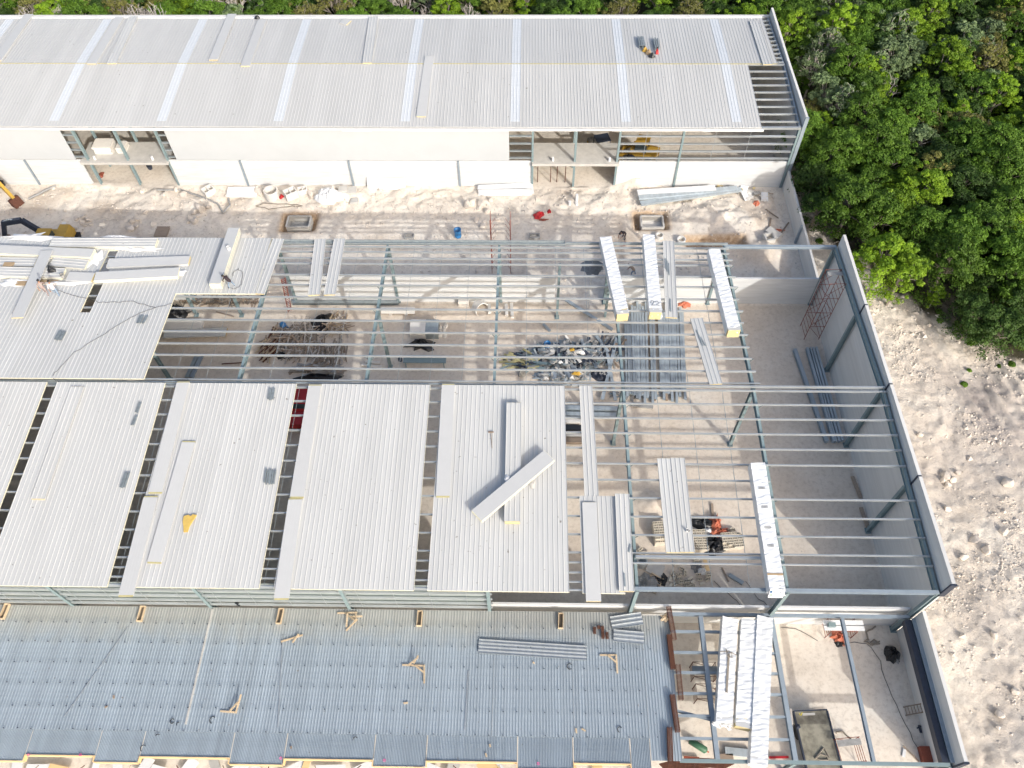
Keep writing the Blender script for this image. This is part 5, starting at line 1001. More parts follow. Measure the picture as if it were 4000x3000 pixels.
V = [at(Q('3c', *p), zb+.06) for p in [(865, 1590), (900, 1560), (940, 1575), (950, 1600), (900, 1600), (870, 1585), (920, 1520), (945, 1560), (960, 1585)]]; solo('hose', MB().tube(V, .05, 5), 'bark', 'coiled brown hose lying on the truck bed', 'hose')
blob('rag', at(Q('3c', 752, 1385), zb), .18, .18, .1, 'steel_black', 'dark rag on the truck bed', 'rag', seed=95)
A = at(Q('3c', 705, 1270), 2.2); B = at(Q('3c', 715, 1370), 2.2); solo('plank', MB().beam(A, B, .12, .3), 'bark_pale', 'pale plank standing beside the mezzanine beam at the truck', 'plank')
# ------------------------------------------------------------------ yard: precast pieces, boards, boulders
def ring_piece(P, label, r=.55, h=.9, m='precast', t=.1, rz=0, tilt=0):
    o = tag(MB().lathe([(r-t, 0), (r, 0), (r, h), (r-t, h), (r-t, 0)], 22).build('concrete_ring', m, smooth=False), label, 'ring', 'precast concrete rings in the yard'); o.location = P; o.rotation_euler = (tilt, 0, rz); return o
ring_piece(ground_at(Q('1', 1760, 1275)), 'white concrete ring standing in the yard near the front wall', .75, 1.1)
ring_piece(ground_at(Q('5', 2055, 128), -.1), 'concrete ring in the yard behind the scrawled bundle', .42, .5); ring_piece(ground_at(Q('5', 2195, 155), -.2), 'concrete ring at the trench behind a ribbed panel', .45, .6)
ring_piece(ground_at(Qz(1850, 1100, 60, 320)), 'cream concrete ring lying by the back wall', .75, .8, tilt=1.3, rz=.6)
for i, (x, y) in enumerate([(200, 300), (420, 300), (490, 290)]): P = ground_at(Qz(1850, 1100, x, y)); solo('concrete_piece', MB().beam(P, P+Vector((.1, -1.2-.3*i, .2)), .3, .3), 'precast', ['curved cream piece right of the concrete ring by the back wall', 'pale straight post lying right of the open rafter', 'short pale post lying right of a longer one'][i], 'concrete')
P = ground_at(Qz(1200, 1100, 2035, 285)); solo('concrete_box', MB().box(P.x-.6, P.x+.4, P.y-.4, P.y+.4, P.z, P.z+.8), 'precast', 'cream concrete box beside a ring at the back wall', 'box')
P = ground_at(Qz(1200, 1100, 1180, 420)); solo('concrete_bench', MB().box(P.x-1.6, P.x+1.6, P.y-.25, P.y+.3, P.z+.35, P.z+.75).box(P.x-.9, P.x-.6, P.y-.2, P.y+.2, P.z, P.z+.35).box(P.x+.6, P.x+.9, P.y-.2, P.y+.2, P.z, P.z+.35), 'precast', 'long pale precast piece on two supports behind the purlins', 'precast')
A = ground_at(Qz(560, 1100, 1930, 285), .15); B = ground_at(Qz(1200, 1100, 1180, 285), .15); solo('steel_beam', MB().ibeam(A, B, .4, .3), 'galv_dark', 'long grey beam lying along the foot of the back wall', 'beam')
def pbox(p, w, d, h, rz, label):
    P = ground_at(p, -.05); o = thing('precast_box', label, 'precast', P, rz, 'precast boxes in the yard', world=False); t = .1
    MB().box(-w/2, w/2, -d/2, -d/2+t, 0, h).box(-w/2, w/2, d/2-t, d/2, 0, h).build('long_wall', 'precast', o); MB().box(-w/2, -w/2+t, -d/2+t, d/2-t, 0, h).box(w/2-t, w/2, -d/2+t, d/2-t, 0, h).build('short_wall', 'precast', o); MB().box(-.06, .06, -d/2+t, d/2-t, 0, h).build('divider', 'precast', o); return o
pbox(Q('1', 1880, 1268), 1.3, 1.0, .9, .6, 'white precast box tilted in the yard right of the ring'); pbox(Q('1', 1955, 1240), 1.0, .7, .6, .3, 'smaller white precast box by the front wall'); pbox(Q('1', 1350, 1245), 1.2, 1.0, .7, .8, 'white precast box in the rubble left of the sheet')
for p, s, rz, lb, m_ in [((1340, 745), 1.0, .1, 'pale manhole cover lying at the yard left of the leaning board', 'slab'), ((1372, 750), 1.2, .5, 'pale square slab tilted in the yard', 'slab'), ((1385, 790), .9, .2, 'grey slab by the shadow edge in the yard', 'slab')]:
    P = ground_at(p); solo('concrete_slab', MB().hexa([(P.x-s*.5, P.y-s*.4, P.z), (P.x+s*.5, P.y-s*.3, P.z), (P.x+s*.45, P.y+s*.4, P.z), (P.x-s*.4, P.y+s*.35, P.z)], [(P.x-s*.5, P.y-s*.4, P.z+.2), (P.x+s*.5, P.y-s*.3, P.z+.3), (P.x+s*.45, P.y+s*.4, P.z+.4), (P.x-s*.4, P.y+s*.35, P.z+.3)]), m_, lb, 'slab')
A = ground_at((1436, 734)); B = ground_at((1584, 734)); solo('white_board', MB().hexa([(A.x, 15.9, 0), (B.x, 15.9, 0), (B.x, 16.0, 0), (A.x, 16.0, 0)], [(A.x, 16.36, 1.2), (B.x, 16.36, 1.2), (B.x, 16.46, 1.2), (A.x, 16.46, 1.2)]), 'white_sheet', 'long white board leaning against the front wall of the far warehouse', 'board')
P = ground_at((950, 760)); solo('white_sheet', MB().hexa([(P.x-1.7, P.y-.6, P.z+.1), (P.x+1.6, P.y-.6, P.z+.1), (P.x+1.6, P.y+.7, P.z+.1), (P.x-1.7, P.y+.7, P.z+.1)], [(P.x-1.7, P.y-.6, P.z+.2), (P.x+1.6, P.y-.6, P.z+.25), (P.x+1.6, P.y+.7, P.z+.5), (P.x-1.7, P.y+.7, P.z+.4)]), 'white_sheet', 'bright white sheet over a pile by the front wall', 'sheet')
blob('lime_heap', ground_at((1285, 770)), 1.7, 1.3, .7, 'white_sheet', 'bright white heap of lime in the yard', 'heap', seed=96, smooth=False)
for k in range(6):
    for j in range(2):
        A = ground_at((1868+random.uniform(-4, 10), 757-j*17)); B = ground_at((2085+random.uniform(-16, 6), 755-j*17)); A.z = B.z = .06+.09*k; solo('white_plank', MB().beam(A, B, 0.5, .08), 'white_sheet', 'white board in the stack lying by the far warehouse opening', 'board', 'stack of white boards in the yard')
for (a, b, w), lb, m_ in [(((2488, 768), (2790, 752), .8), 'white topped steel sheet bundle in the yard', 'white_sheet'), (((2492, 786), (2875, 752), .6), 'grey steel profile, middle of three in the yard', 'galv_bundle'), (((2500, 808), (2890, 756), .6), 'grey steel profile, nearest of three in the yard', 'galv_bundle')]:
    A = ground_at(a, .5); B = ground_at(b, .6); solo('steel_profile', MB().channel(A, B, w, .22, t=.02), m_, lb, 'profile')
rnd = random.Random(5)
for i in range(46):
    t = rnd.random(); x = 2800+t*200+rnd.uniform(-8, 8); y = 727+rnd.uniform(-4, 22)+t*22+(rnd.uniform(0, 20) if t > .6 else 0); P = ground_at((x, y), .05+rnd.uniform(0, .25)); a = rnd.uniform(0, 3.1); d = Vector((math.cos(a), math.sin(a), rnd.uniform(-.2, .2)))*rnd.uniform(.15, .5)
    solo('scrap_board', MB().beam(P-d, P+d, rnd.uniform(.12, .4), .06), rnd.choice(['slab', 'precast', 'grey_dust', 'foam', 'white_sheet', 'precast']), 'broken board or block in the scrap at the foot of the front wall corner', 'scrap', 'scrap at the wall corner')
for x, y, w, d, rz, lb in [(2905, 742, .5, .4, .2, 'white board with a cross line in the wall corner scrap'), (2910, 770, .4, .9, -.3, 'white board standing below the wall corner scrap'), (2985, 775, .45, .8, .1, 'pale board right of the wall corner scrap')]:
    P = ground_at((x, y)); c, s = math.cos(rz), math.sin(rz); solo('white_board', MB().beam(P+Vector((-s*d*.7, -c*d*.7, .1)), P+Vector((s*d*.7, c*d*.7, .35)), w*1.6, .08), 'white_sheet', lb, 'board')
for a, b, lb in [((2990, 820), (3040, 855), 'thin pole lying on the corner ground by the boundary wall'), ((3080, 872), (3045, 920), 'dark beam lying by the boundary wall'), ((2975, 758), (3020, 760), 'thin rod at the wall corner'), ((3010, 855), (3005, 895), 'short thin pole left of the dark beam')]:
    A = ground_at(a, .1); B = ground_at(b, .1); solo('pole', MB().beam(A, B, .16 if 'beam' in lb else .07, .1), 'wood_old', lb, 'pole')
for x, y, rx, ry, h, lb, m_ in [(2107, 843, .6, .5, .4, 'bright red bag in the yard shadow', 'red'), (2145, 828, .22, .25, .3, 'small red rag right of the bright red bag', 'red'), (2120, 858, .5, .2, .06, 'faint red dust beside the red bag', 'red_oxide'), (2955, 796, .35, .4, .3, 'orange mesh at the wall corner', 'orange'), (3040, 900, .6, .2, .15, 'orange mesh strip by the boundary wall', 'orange'), (1100, 770, .25, .3, .3, 'small red bag beside the precast box', 'red'), (2342, 1052, .35, .25, .4, 'red bag under the nearest wrapped bundle', 'red'), (2470, 1094, .25, .25, .35, 'dark red helmet shaped bag right of a wrapped bundle', 'red'), (2440, 955, .22, .15, .3, 'small dark red bag at the back eave', 'red'), (2675, 1190, .6, .4, .3, 'orange mesh under a ribbed panel', 'orange')]:
    blob('bag' if m_ == 'red' else ('safety_mesh' if m_ == 'orange' else 'dust_patch'), ground_at((x, y)), rx, ry, h, m_, lb, {'red': 'bag', 'orange': 'mesh'}.get(m_, 'dust'), seed=int(x), smooth=False, rag=.3)
P = atroof(Qz(1950, 660, 1215, 1105), zM, .1); o = thing('umbrella', 'grey opened sunshade poking up between the purlins', 'umbrella', (P.x, P.y, 6.2), world=False); m = MB(); vs = [(0, 0, .75)]+[(1.15*math.cos(a)*(1 if k % 2 else .8), 1.15*math.sin(a)*(1 if k % 2 else .8), .12 if k % 2 else .25) for k, a in enumerate(np.linspace(0, 2*math.pi, 17)[:-1])]
m.add(vs, [(0, 1+k, 1+(k+1) % 16) for k in range(16)]); m.build('canopy', 'tarp_grey', o); MB().tube([(0, 0, -6.2), (0, 0, .85)], .03, 6).build('pole', 'galv', o)
# block lined chambers in the pits
for c, w, d, lb in [(c1, 2.4, 1.6, 'block lined chamber in a brown pit left of the middle'), (c2, 2.3, 1.7, 'block lined chamber with white inside in a brown pit')]:
    o = thing('inspection_chamber', lb, 'chamber', (c.x, c.y, -.7), world=False); t = .18
    for y in (-d/2, d/2): MB().box(-w/2, w/2, y-t/2, y+t/2, 0, .85).build('block_wall', 'slab', o)
    for x in (-w/2, w/2): MB().box(x-t/2, x+t/2, -d/2+t/2, d/2-t/2, 0, .85).build('block_wall', 'slab', o)
    MB().box(-w/2+t/2, w/2-t/2, -d/2+t/2, d/2-t/2, .03, .08).build('floor', 'precast' if c is c2 else 'grey_dust', o)
    m = MB()
    for k in range(int(w/.13)): m.box(-w/2+.04+k*.13, -w/2+.11+k*.13, d/2-.03, d/2+.03, .851, .856)
    for k in range(int(w/.13)): m.box(-w/2+.04+k*.13, -w/2+.11+k*.13, -d/2-.03, -d/2+.03, .851, .856)
    m.build('block_cells', 'hollow', o)
for x, y, s, lb in [(420, 128, .5, 'small concrete chamber beside the back eave left of the middle'), (1225, 128, .55, 'small block chamber behind the back eave in the middle')]:
    P = ground_at(Q('5', x+25, y)); solo('chamber_ring', MB().box(P.x-s, P.x+s, P.y-s*.6, P.y-s*.4, P.z-.1, P.z+.3).box(P.x-s, P.x+s, P.y+s*.4, P.y+s*.6, P.z-.1, P.z+.3).box(P.x-s, P.x-s*.8, P.y-s*.4, P.y+s*.4, P.z-.1, P.z+.3).box(P.x+s*.8, P.x+s, P.y-s*.4, P.y+s*.4, P.z-.1, P.z+.3), 'grey_dust', lb, 'chamber')
P = ground_at(Qz(2450, 660, 1820, 920)); o = thing('inspection_chamber', 'small block chamber in the shaded corner by the boundary wall', 'chamber', P, .2, world=False)
for a in range(4): b = MB().box(-.45, .45, .36, .54, 0, .55).build('block_wall', 'slab', o); b.rotation_euler = (0, 0, a*math.pi/2)
A = ground_at(Qz(2450, 660, 1800, 800), .3); B = ground_at(Qz(2450, 660, 1960, 900), .3); solo('concrete_slab', MB().beam(A, B, .9, .2), 'slab', 'tilted grey slab above the small block chamber', 'slab'); 
A = ground_at((640, 912)); solo('grate', MB().box(A.x-.9, A.x+.5, A.y-.5, A.y+.9, A.z+.05, A.z+.15), 'wood_old', 'brown slatted grate in the yard shadow at the roof edge', 'grate')
P = ground_at((250, 878)); solo('white_board', MB().box(P.x-.2, P.x+.2, P.y-.3, P.y+.3, P.z+.05, P.z+.12), 'white_sheet', 'small white board in the yard shadow beside the digger', 'board')
# rocks
def rock_mesh(seed, n=2):
    bm = bmesh.new(); bmesh.ops.create_icosphere(bm, subdivisions=n, radius=1); r = random.Random(seed); k = [Vector((r.uniform(-1, 1), r.uniform(-1, 1), r.uniform(-1, 1))).normalized() for _ in range(9)]
    for v in bm.verts:
        for q in k:
            d = v.co.dot(q)-.62
            if d > 0: v.co -= q*d
        v.co *= 1+r.uniform(-.05, .05)
    me = bpy.data.meshes.new('boulder'); bm.to_mesh(me); bm.free(); me.materials.append(MATS['rock']); return me
ROCKS = [rock_mesh(i) for i in range(5)]
rnd = random.Random(12)
def boulder(p, s, label, group, P=None):
    P = P or ground_at(p, s*.25); o = bpy.data.objects.new('boulder', rnd.choice(ROCKS)); COL.objects.link(o); o.location = P; o.rotation_euler = (rnd.uniform(0, 6), rnd.uniform(0, 6), rnd.uniform(0, 6)); o.scale = (s*rnd.uniform(.8, 1.2), s*rnd.uniform(.7, 1.1), s*rnd.uniform(.6, .9)); tag(o, label, 'boulder', group)
for x, y, s in [(787, 822, .75), (758, 835, .5), (776, 846, .4), (745, 858, .5), (760, 868, .6), (742, 848, .35), (815, 812, .4), (735, 872, .3)]: boulder((x, y), s, 'pale boulder in the cluster half in the yard shadow left of the wound pipe', 'boulder cluster left of the pipe')
for x, y, s in [(300, 858, .4), (330, 850, .45), (345, 862, .4), (325, 872, .45), (355, 880, .3), (290, 896, .5), (308, 912, .5), (335, 882, .3)]: boulder((x, y), s, 'grey boulder in the shadow right of the half hidden digger', 'boulders right of the digger')
for x, y, s in [(515, 868, .45), (540, 860, .35), (528, 862, .3), (500, 895, .35), (512, 898, .5), (535, 884, .25), (570, 832, .4), (598, 878, .4), (548, 870, .2)]: boulder((x, y), s, 'pale boulder in the shadow near the brown grate', 'boulders near the grate')
for x, y, s in [(1860, 865, .45), (1875, 872, .4), (1885, 888, .55), (1890, 872, .35), (1825, 805, .7), (1845, 795, .6), (1880, 800, .6), (1915, 785, .5), (1870, 815, .4), (1945, 862, .35), (1900, 828, .5)]: boulder((x, y), s, 'pale boulder in the yard between the barrel and the red bag', 'boulders right of the barrel')
for x, y, s in [(1010, 752, .6), (1215, 762, .5), (1005, 740, .4), (690, 745, .5), (720, 760, .5), (640, 765, .4), (1300, 740, .4), (560, 750, .4), (210, 740, .3)]: boulder((x, y), s, 'pale boulder among the sunlit rubble at the far side of the yard', 'boulders in the sunlit yard')
for x, y, s in [(3690, 1860, .5), (3720, 1875, .45), (3700, 1895, .4), (3740, 1850, .4), (3680, 1880, .35), (3850, 2150, .6), (3800, 2110, .5), (3920, 2080, .5), (3760, 2180, .4), (3935, 1890, .5), (3590, 1700, .35), (3880, 2480, .4), (3960, 2700, .4), (3900, 2790, .5), (3700, 1990, .4)]: boulder((x, y), s, 'pale boulder on the bare rubble outside the gable wall', 'boulders outside the gable wall')
def gravel(name, label, n, area, smin, smax, seed):
    r = np.random.default_rng(seed); vs, fs = [], []; oct_ = np.array([(1, 0, 0), (0, 1, 0), (-1, 0, 0), (0, -1, 0), (0, 0, 1), (0, 0, -.6)], float); of = [(0, 1, 4), (1, 2, 4), (2, 3, 4), (3, 0, 4), (1, 0, 5), (2, 1, 5), (3, 2, 5), (0, 3, 5)]
    X, Y, W = area(r, n); Z = height(X, Y)
    for x, y, z, w in zip(X, Y, Z, W):
        s = (smin+(smax-smin)*r.random()**4)*w; o = len(vs); v = oct_*s*r.uniform(.6, 1.2, (6, 3)); a = r.uniform(0, 6.28); c, q = math.cos(a), math.sin(a)
        vs += [(x+c*p[0]-q*p[1], y+q*p[0]+c*p[1], z+p[2]*.8+s*.2) for p in v]; fs += [tuple(i+o for i in f) for f in of]
    me = bpy.data.meshes.new(name); me.from_pydata(vs, [], fs); me.materials.append(MATS['rock']); o = bpy.data.objects.new(name, me); COL.objects.link(o); tag(o, label, 'gravel', kind='stuff')
def area_out(r, n):
    X = r.uniform(.6, 27, n*3); Y = r.uniform(-42, 17, n*3); k = (FOREST(X, Y) < .5) & (r.random(n*3) < .06+1.6*np.clip(fbm(X, Y, 3.5, 4, 12)+.08, 0, 1)); X, Y = X[k][:n], Y[k][:n]; return X, Y, np.ones(len(X))
gravel('gravel', 'loose limestone rubble strewn over the ground outside the gable wall', 22000, area_out, .025, .15, 3)
gravel('gravel', 'larger limestone stones strewn over the ground outside the gable wall', 1000, area_out, .06, .32, 6)
def area_yard(r, n):
    X = r.uniform(-88, -.4, n*3); Y = r.uniform(1.0, 16.0, n*3); k = r.random(n*3) < np.clip(.12+1.2*np.maximum(0, fbm(X, Y, 5, 4, 17)+.05)+.5*(Y > 12), 0, 1); X, Y = X[k][:n], Y[k][:n]; return X, Y, np.ones(len(X))
gravel('gravel', 'limestone rubble and stones strewn over the yard between the warehouses', 5500, area_yard, .035, .2, 4)
def area_in(r, n): return r.uniform(-60, -.5, n), r.uniform(-31, -.4, n), np.ones(n)*.7
gravel('gravel', 'small stones scattered on the dusty floor inside the middle warehouse', 900, area_in, .03, .12, 5)
# ------------------------------------------------------------------ machines
def digger(P, rz, label, yaw=0, arm='yellow', full=True):
    o = thing('excavator', label, 'excavator', P, rz, world=False)
    for s in (-1, 1): MB().hexa([(s*1.1-.28, -1.7, .0), (s*1.1+.28, -1.7, .0), (s*1.1+.28, 1.7, .0), (s*1.1-.28, 1.7, .0)], [(s*1.1-.28, -1.9, .75), (s*1.1+.28, -1.9, .75), (s*1.1+.28, 1.9, .75), (s*1.1-.28, 1.9, .75)]).build('track', 'rubber', o)
    MB().box(-1.2, 1.2, -1.6, 1.2, .85, 1.3).hexa([(-1.2, -1.7, 1.3), (1.2, -1.7, 1.3), (1.2, -.5, 1.3), (-1.2, -.5, 1.3)], [(-1.1, -1.5, 2.1), (1.1, -1.5, 2.1), (1.1, -.5, 2.1), (-1.1, -.5, 2.1)]).build('body', 'yellow', o)
    MB().hexa([(-1.15, -.4, 1.3), (-.2, -.4, 1.3), (-.2, 1.1, 1.3), (-1.15, 1.1, 1.3)], [(-1.1, -.4, 2.7), (-.25, -.4, 2.7), (-.25, .9, 2.7), (-1.1, .9, 2.7)]).build('cab', 'glass', o); MB().box(-1.15, -.2, -.45, .95, 2.7, 2.8).build('cab_roof', 'yellow', o)
    pts = [(.2, .9, 1.5), (.2, 2.4, 3.5), (.2, 4.4, 3.1)]; m = MB()
    for a, b, w in ((0, 1, .55), (1, 2, .5)): m.beam(pts[a], pts[b], .38, w)
    m.build('boom', arm, o); MB().beam((.2, 4.3, 3.3), (.2, 5.4, 1.0), .3, .4).build('stick', arm, o); MB().tube([(.2, 1.6, 2.7), (.2, 3.5, 3.6)], .09, 6).build('ram', 'galv', o); MB().tube([(.2, 3.6, 3.6), (.2, 4.6, 3.2)], .08, 6).build('ram', 'galv', o)
    MB().hexa([(-.35, 5.2, .2), (.75, 5.2, .2), (.75, 5.9, .1), (-.35, 5.9, .1)], [(-.35, 5.1, .95), (.75, 5.1, .95), (.75, 5.5, 1.0), (-.35, 5.5, 1.0)]).build('bucket', 'rust', o); return o
digger(ground_at((-60, 735)), -2.05, 'yellow digger arm reaching in from the left edge of the photo')
_c = at((168, 905), 2.8); o = digger(Vector((_c.x+.25, _c.y+.68, 0)), 1.57, 'digger with yellow cab roof and black arm half hidden behind the roof', arm='steel_black')
P = ground_at(Q('2', 1670, 900)); o = thing('road_roller', 'yellow road roller standing inside the far warehouse', 'roller', (P.x, 21.5, 0), .25, world=False)
MB().tube([(-1.0, 1.4, .75), (1.0, 1.4, .75)], .75, 24).build('drum', 'grey_dust', o); MB().box(-1.1, 1.1, .9, 1.9, .65, .85).build('frame', 'yellow', o); MB().hexa([(-.9, -2.0, .6), (.9, -2.0, .6), (.9, .6, .6), (-.9, .6, .6)], [(-.8, -1.9, 1.5), (.8, -1.9, 1.5), (.8, -.4, 1.6), (-.8, -.4, 1.6)]).build('body', 'yellow', o); MB().box(-.8, .8, -.6, .7, 2.4, 2.5).build('canopy', 'steel_black', o)
for x in (-.75, .75):
    for y in (-.55, .65): MB().box(x-.04, x+.04, y-.04, y+.04, 1.4, 2.4).build('canopy_post', 'steel_black', o)
for s in (-1, 1): MB().tube([(s*.95, -1.2, .65), (s*.6, -1.2, .65)], .65, 18).build('wheel', 'rubber', o)
P = ground_at(Q('3', -90, 880)); o = thing('loader', 'yellow loader partly visible behind the girts of the far warehouse', 'loader', (P.x-3.3, 21.0, 0), 1.2, world=False)
MB().box(-.9, .9, -1.8, 1.2, .6, 1.5).build('body', 'yellow', o); MB().box(-.7, .7, -.6, .7, 1.5, 2.6).build('cab', 'glass', o); MB().hexa([(-1.1, 1.9, .1), (1.1, 1.9, .1), (1.1, 2.7, .1), (-1.1, 2.7, .1)], [(-1.1, 1.9, .9), (1.1, 1.9, .9), (1.1, 2.2, .9), (-1.1, 2.2, .9)]).build('bucket', 'yellow', o); MB().box(-.75, .75, -.65, .75, 2.6, 2.7).build('cab_roof', 'yellow', o)
for s in (-1, 1):
    MB().beam((s*.6, .9, 1.3), (s*.6, 2.0, .6), .15, .2).build('arm', 'yellow', o)
    for y in (-1.1, .9): MB().tube([(s*1.0, y, .55), (s*.6, y, .55)], .55, 16).build('wheel', 'rubber', o)
for a, b in [(((-27.05+2.2), 3.42), 0), (((-18.9), 3.42), 0)]:
    solo('vent_stub', MB().tube([(a[0], 16.6, a[1]), (a[0], 16.6, a[1]+.45)], .13, 10), 'white_sheet', 'small white pipe stub on the right landing slab', 'pipe', 'white stubs on the right landing')
for x in (-73.6, -67.4): solo('vent_stub', MB().tube([(x, 16.6, 3.42), (x, 16.6, 3.87)], .13, 10), 'white_sheet', 'small white pipe stub on the left landing slab', 'pipe', 'white stubs on the left landing')
for x0, x1, y0, y1, h, lb in [(-73.9, -71.9, 17.4, 19.0, .9, 'larger stack of pale blocks on the left landing slab'), (-71.5, -70.5, 17.5, 18.9, .7, 'smaller stack of pale blocks on the left landing slab')]:
    P = Vector((x0, y0, 3.42)); o = thing('block_pile', lb, 'blocks', ((x0+x1)/2, (y0+y1)/2, 3.43), world=False); hx, hy = (x1-x0)/2, (y1-y0)/2
    for k in range(4): MB().box(-hx+random.uniform(0, .1), hx-random.uniform(0, .1), -hy+random.uniform(0, .1), hy-random.uniform(0, .1), k*h/4, (k+1)*h/4-.012).build('course', 'precast', o)
for a, lb in [((1130, 1090), 'left'), ((1100, 1100), 'right')]:
    pass
for i, x in enumerate((-26.4, -25.0, -24.3, -23.4)): solo('prop', MB().tube([(x, 17.2, 0), (x, 17.2, 3.1)], .05, 6), 'rust', 'thin rusty prop under the right landing slab', 'prop', 'props under the right landing')
for p, h, lb in [((2252, 785), .9, 'white pipe stub standing in the yard, the taller one'), ((2225, 800), .5, 'white pipe stub standing in the yard, the shorter left one'), ((2252, 800), .3, 'white pipe end standing in the yard beside the taller stub')]:
    P = ground_at(p); solo('plastic_pipe', MB().tube([P, P+Vector((0, 0, h))], .16, 10), 'white_sheet', lb, 'pipe')
bucket(ground_at(Q('1', 970, 1088)), 'dark bucket in the left opening of the far warehouse', 'steel_black', .3, .5)
blob('bag', ground_at(Q('1', 652, 1135)), .25, .6, .3, 'red_oxide', 'reddish rag at the left opening column', 'rag', seed=101, smooth=False)
# ------------------------------------------------------------------ people
def person(P, rz, pose, shirt, legs, label, hair='hair', cap=None):
    J = {'stand': dict(pel=(0, 0, .93), ch=(0, .02, 1.30), nk=(0, .0, 1.48), hd=(0, .05, 1.60), tp=(0, .05, 1.72), kl=(-.12, .06, .50), kr=(.13, .1, .50), fl=(-.14, -.02, .07), fr=(.16, .08, .07), el=(-.30, .05, 1.12), er=(.30, .06, 1.12), hl=(-.24, .28, .98), hr=(.22, .30, .96)),
         'walk': dict(pel=(0, 0, .90), ch=(0, .07, 1.27), nk=(0, .10, 1.45), hd=(0, .16, 1.57), tp=(0, .17, 1.69), kl=(-.12, .22, .52), kr=(.12, -.06, .48), fl=(-.13, .24, .07), fr=(.13, -.34, .10), el=(-.30, -.05, 1.08), er=(.30, .16, 1.06), hl=(-.28, -.10, .84), hr=(.25, .36, .96)),
         'bend': dict(pel=(0, -.1, .85), ch=(0, .30, 1.02), nk=(0, .48, 1.06), hd=(0, .60, 1.05), tp=(0, .70, 1.02), kl=(-.16, .05, .46), kr=(.18, -.05, .46), fl=(-.22, -.02, .07), fr=(.26, -.2, .07), el=(-.26, .46, .78), er=(.26, .46, .78), hl=(-.16, .6, .52), hr=(.16, .62, .5))}[pose]
    V, E, Rr, tagm = [], [], [], []
    def jt(p, r, par, t):
        V.append(p); Rr.append(r if isinstance(r, tuple) else (r, r)); tagm.append(t); i = len(V)-1
        if par is not None: E.append((par, i))
        return i
    mid = lambda a, b, t=.5: tuple(a[k]*(1-t)+b[k]*t for k in range(3))
    pel = jt(J['pel'], (.16, .12), None, 0); wa = jt(mid(J['pel'], J['ch'], .45), (.15, .11), pel, 1); ch = jt(J['ch'], (.18, .12), wa, 1); nk = jt(J['nk'], .06, ch, 2); hd = jt(J['hd'], (.085, .10), nk, 2); jt(J['tp'], (.07, .08), hd, 2)
    hv = Vector(J['tp'])-Vector(J['nk']); fwd = Vector((0, 1, 0)); fwd = (fwd-hv.normalized()*fwd.dot(hv.normalized())).normalized() if abs(fwd.dot(hv.normalized())) < .95 else Vector((0, 0, -1)); jt(tuple(Vector(J['hd'])+fwd*.115), .02, hd, 2)
    for s, k, f in ((-1, 'kl', 'fl'), (1, 'kr', 'fr')):
        hp = (J['pel'][0]+s*.10, J['pel'][1], J['pel'][2]-.06); a = jt(hp, .095, pel, 0); b = jt(J[k], .066, a, 0); fo = J[f]; c = jt((fo[0], fo[1], fo[2]+.05), .045, b, 0); jt((fo[0], fo[1]+.16, .045), .04, c, 3)
    for s, e, h in ((-1, 'el', 'hl'), (1, 'er', 'hr')):
        sh = (J['ch'][0]+s*.19, J['ch'][1], J['ch'][2]+.10); a = jt(sh, .062, ch, 1); b = jt(J[e], .045, a, 1); hnd = Vector(J[h]); d = (hnd-Vector(J[e])).normalized(); w = jt(tuple(hnd), .03, b, 2); pm = jt(tuple(hnd+d*.06), (.04, .022), w, 2); sd = d.cross(Vector((0, 0, 1))); sd = sd.normalized() if sd.length > .1 else Vector((1, 0, 0))
        for q, l in ((-.03, .075), (-.01, .09), (.01, .085), (.03, .065)): f1 = jt(tuple(hnd+d*.10+sd*q), .009, pm, 2); jt(tuple(hnd+d*(.10+l*.8)+sd*q*1.2+Vector((0, 0, -.02))), .008, f1, 2)
        jt(tuple(hnd+d*.07+sd*(-s*.055)), .011, w, 2)
    me = bpy.data.meshes.new('person'); me.from_pydata(V, E, []); ob = bpy.data.objects.new('p', me); COL.objects.link(ob); sk = ob.modifiers.new('s', 'SKIN')
    for i, sv in enumerate(me.skin_vertices[0].data): sv.radius = Rr[i]; sv.use_root = (i == 0)
    ob.modifiers.new('u', 'SUBSURF').levels = 1; dg = bpy.context.evaluated_depsgraph_get(); dg.update(); m2 = bpy.data.meshes.new_from_object(ob.evaluated_get(dg)); bpy.data.objects.remove(ob); m2.name = 'person'
    m2.materials.clear()
    for k in (legs, shirt, 'skin', 'rubber'): m2.materials.append(MATS[k])
    segs = [(Vector(V[a]), Vector(V[b]), tagm[b], Rr[b][0]) for a, b in E]
    for f in m2.polygons:
        c = f.center; best = min(segs, key=lambda s: ((lambda q: (c-(s[0]+(s[1]-s[0])*q)).length)(max(0, min(1, (c-s[0]).dot(s[1]-s[0])/max(1e-6, (s[1]-s[0]).length_squared))))-s[3]*.8)); f.material_index = best[2]; f.use_smooth = True
    o = bpy.data.objects.new('person', m2); COL.objects.link(o); o.location = P; o.rotation_euler = (0, 0, rz); tag(o, label, 'person')
    hp = Vector(J['hd'])+hv.normalized()*.045-fwd*.015; bm = bmesh.new(); bmesh.ops.create_uvsphere(bm, u_segments=14, v_segments=8, radius=.112); bm_me = bpy.data.meshes.new('hair'); bm.to_mesh(bm_me); bm.free(); bm_me.materials.append(MATS[hair]); h = bpy.data.objects.new('cap' if cap else 'hair', bm_me); COL.objects.link(h); h.parent = o; h.location = hp; h.scale = (.95, 1.05, .9)
    return o
zr = TOP+.05
person(atroof((905, 1122), zM, zr), 1.0, 'bend', 'cloth_dark', 'cloth_jean', 'man in dark top and pale jeans bending beside the tall panel stack on the roof')
person(atroof((185, 1150), zM, zr), .4, 'walk', 'cloth_pattern', 'cloth_pattern', 'man in patterned clothes and dark cap, the left one of two walking on the roof', cap=True)
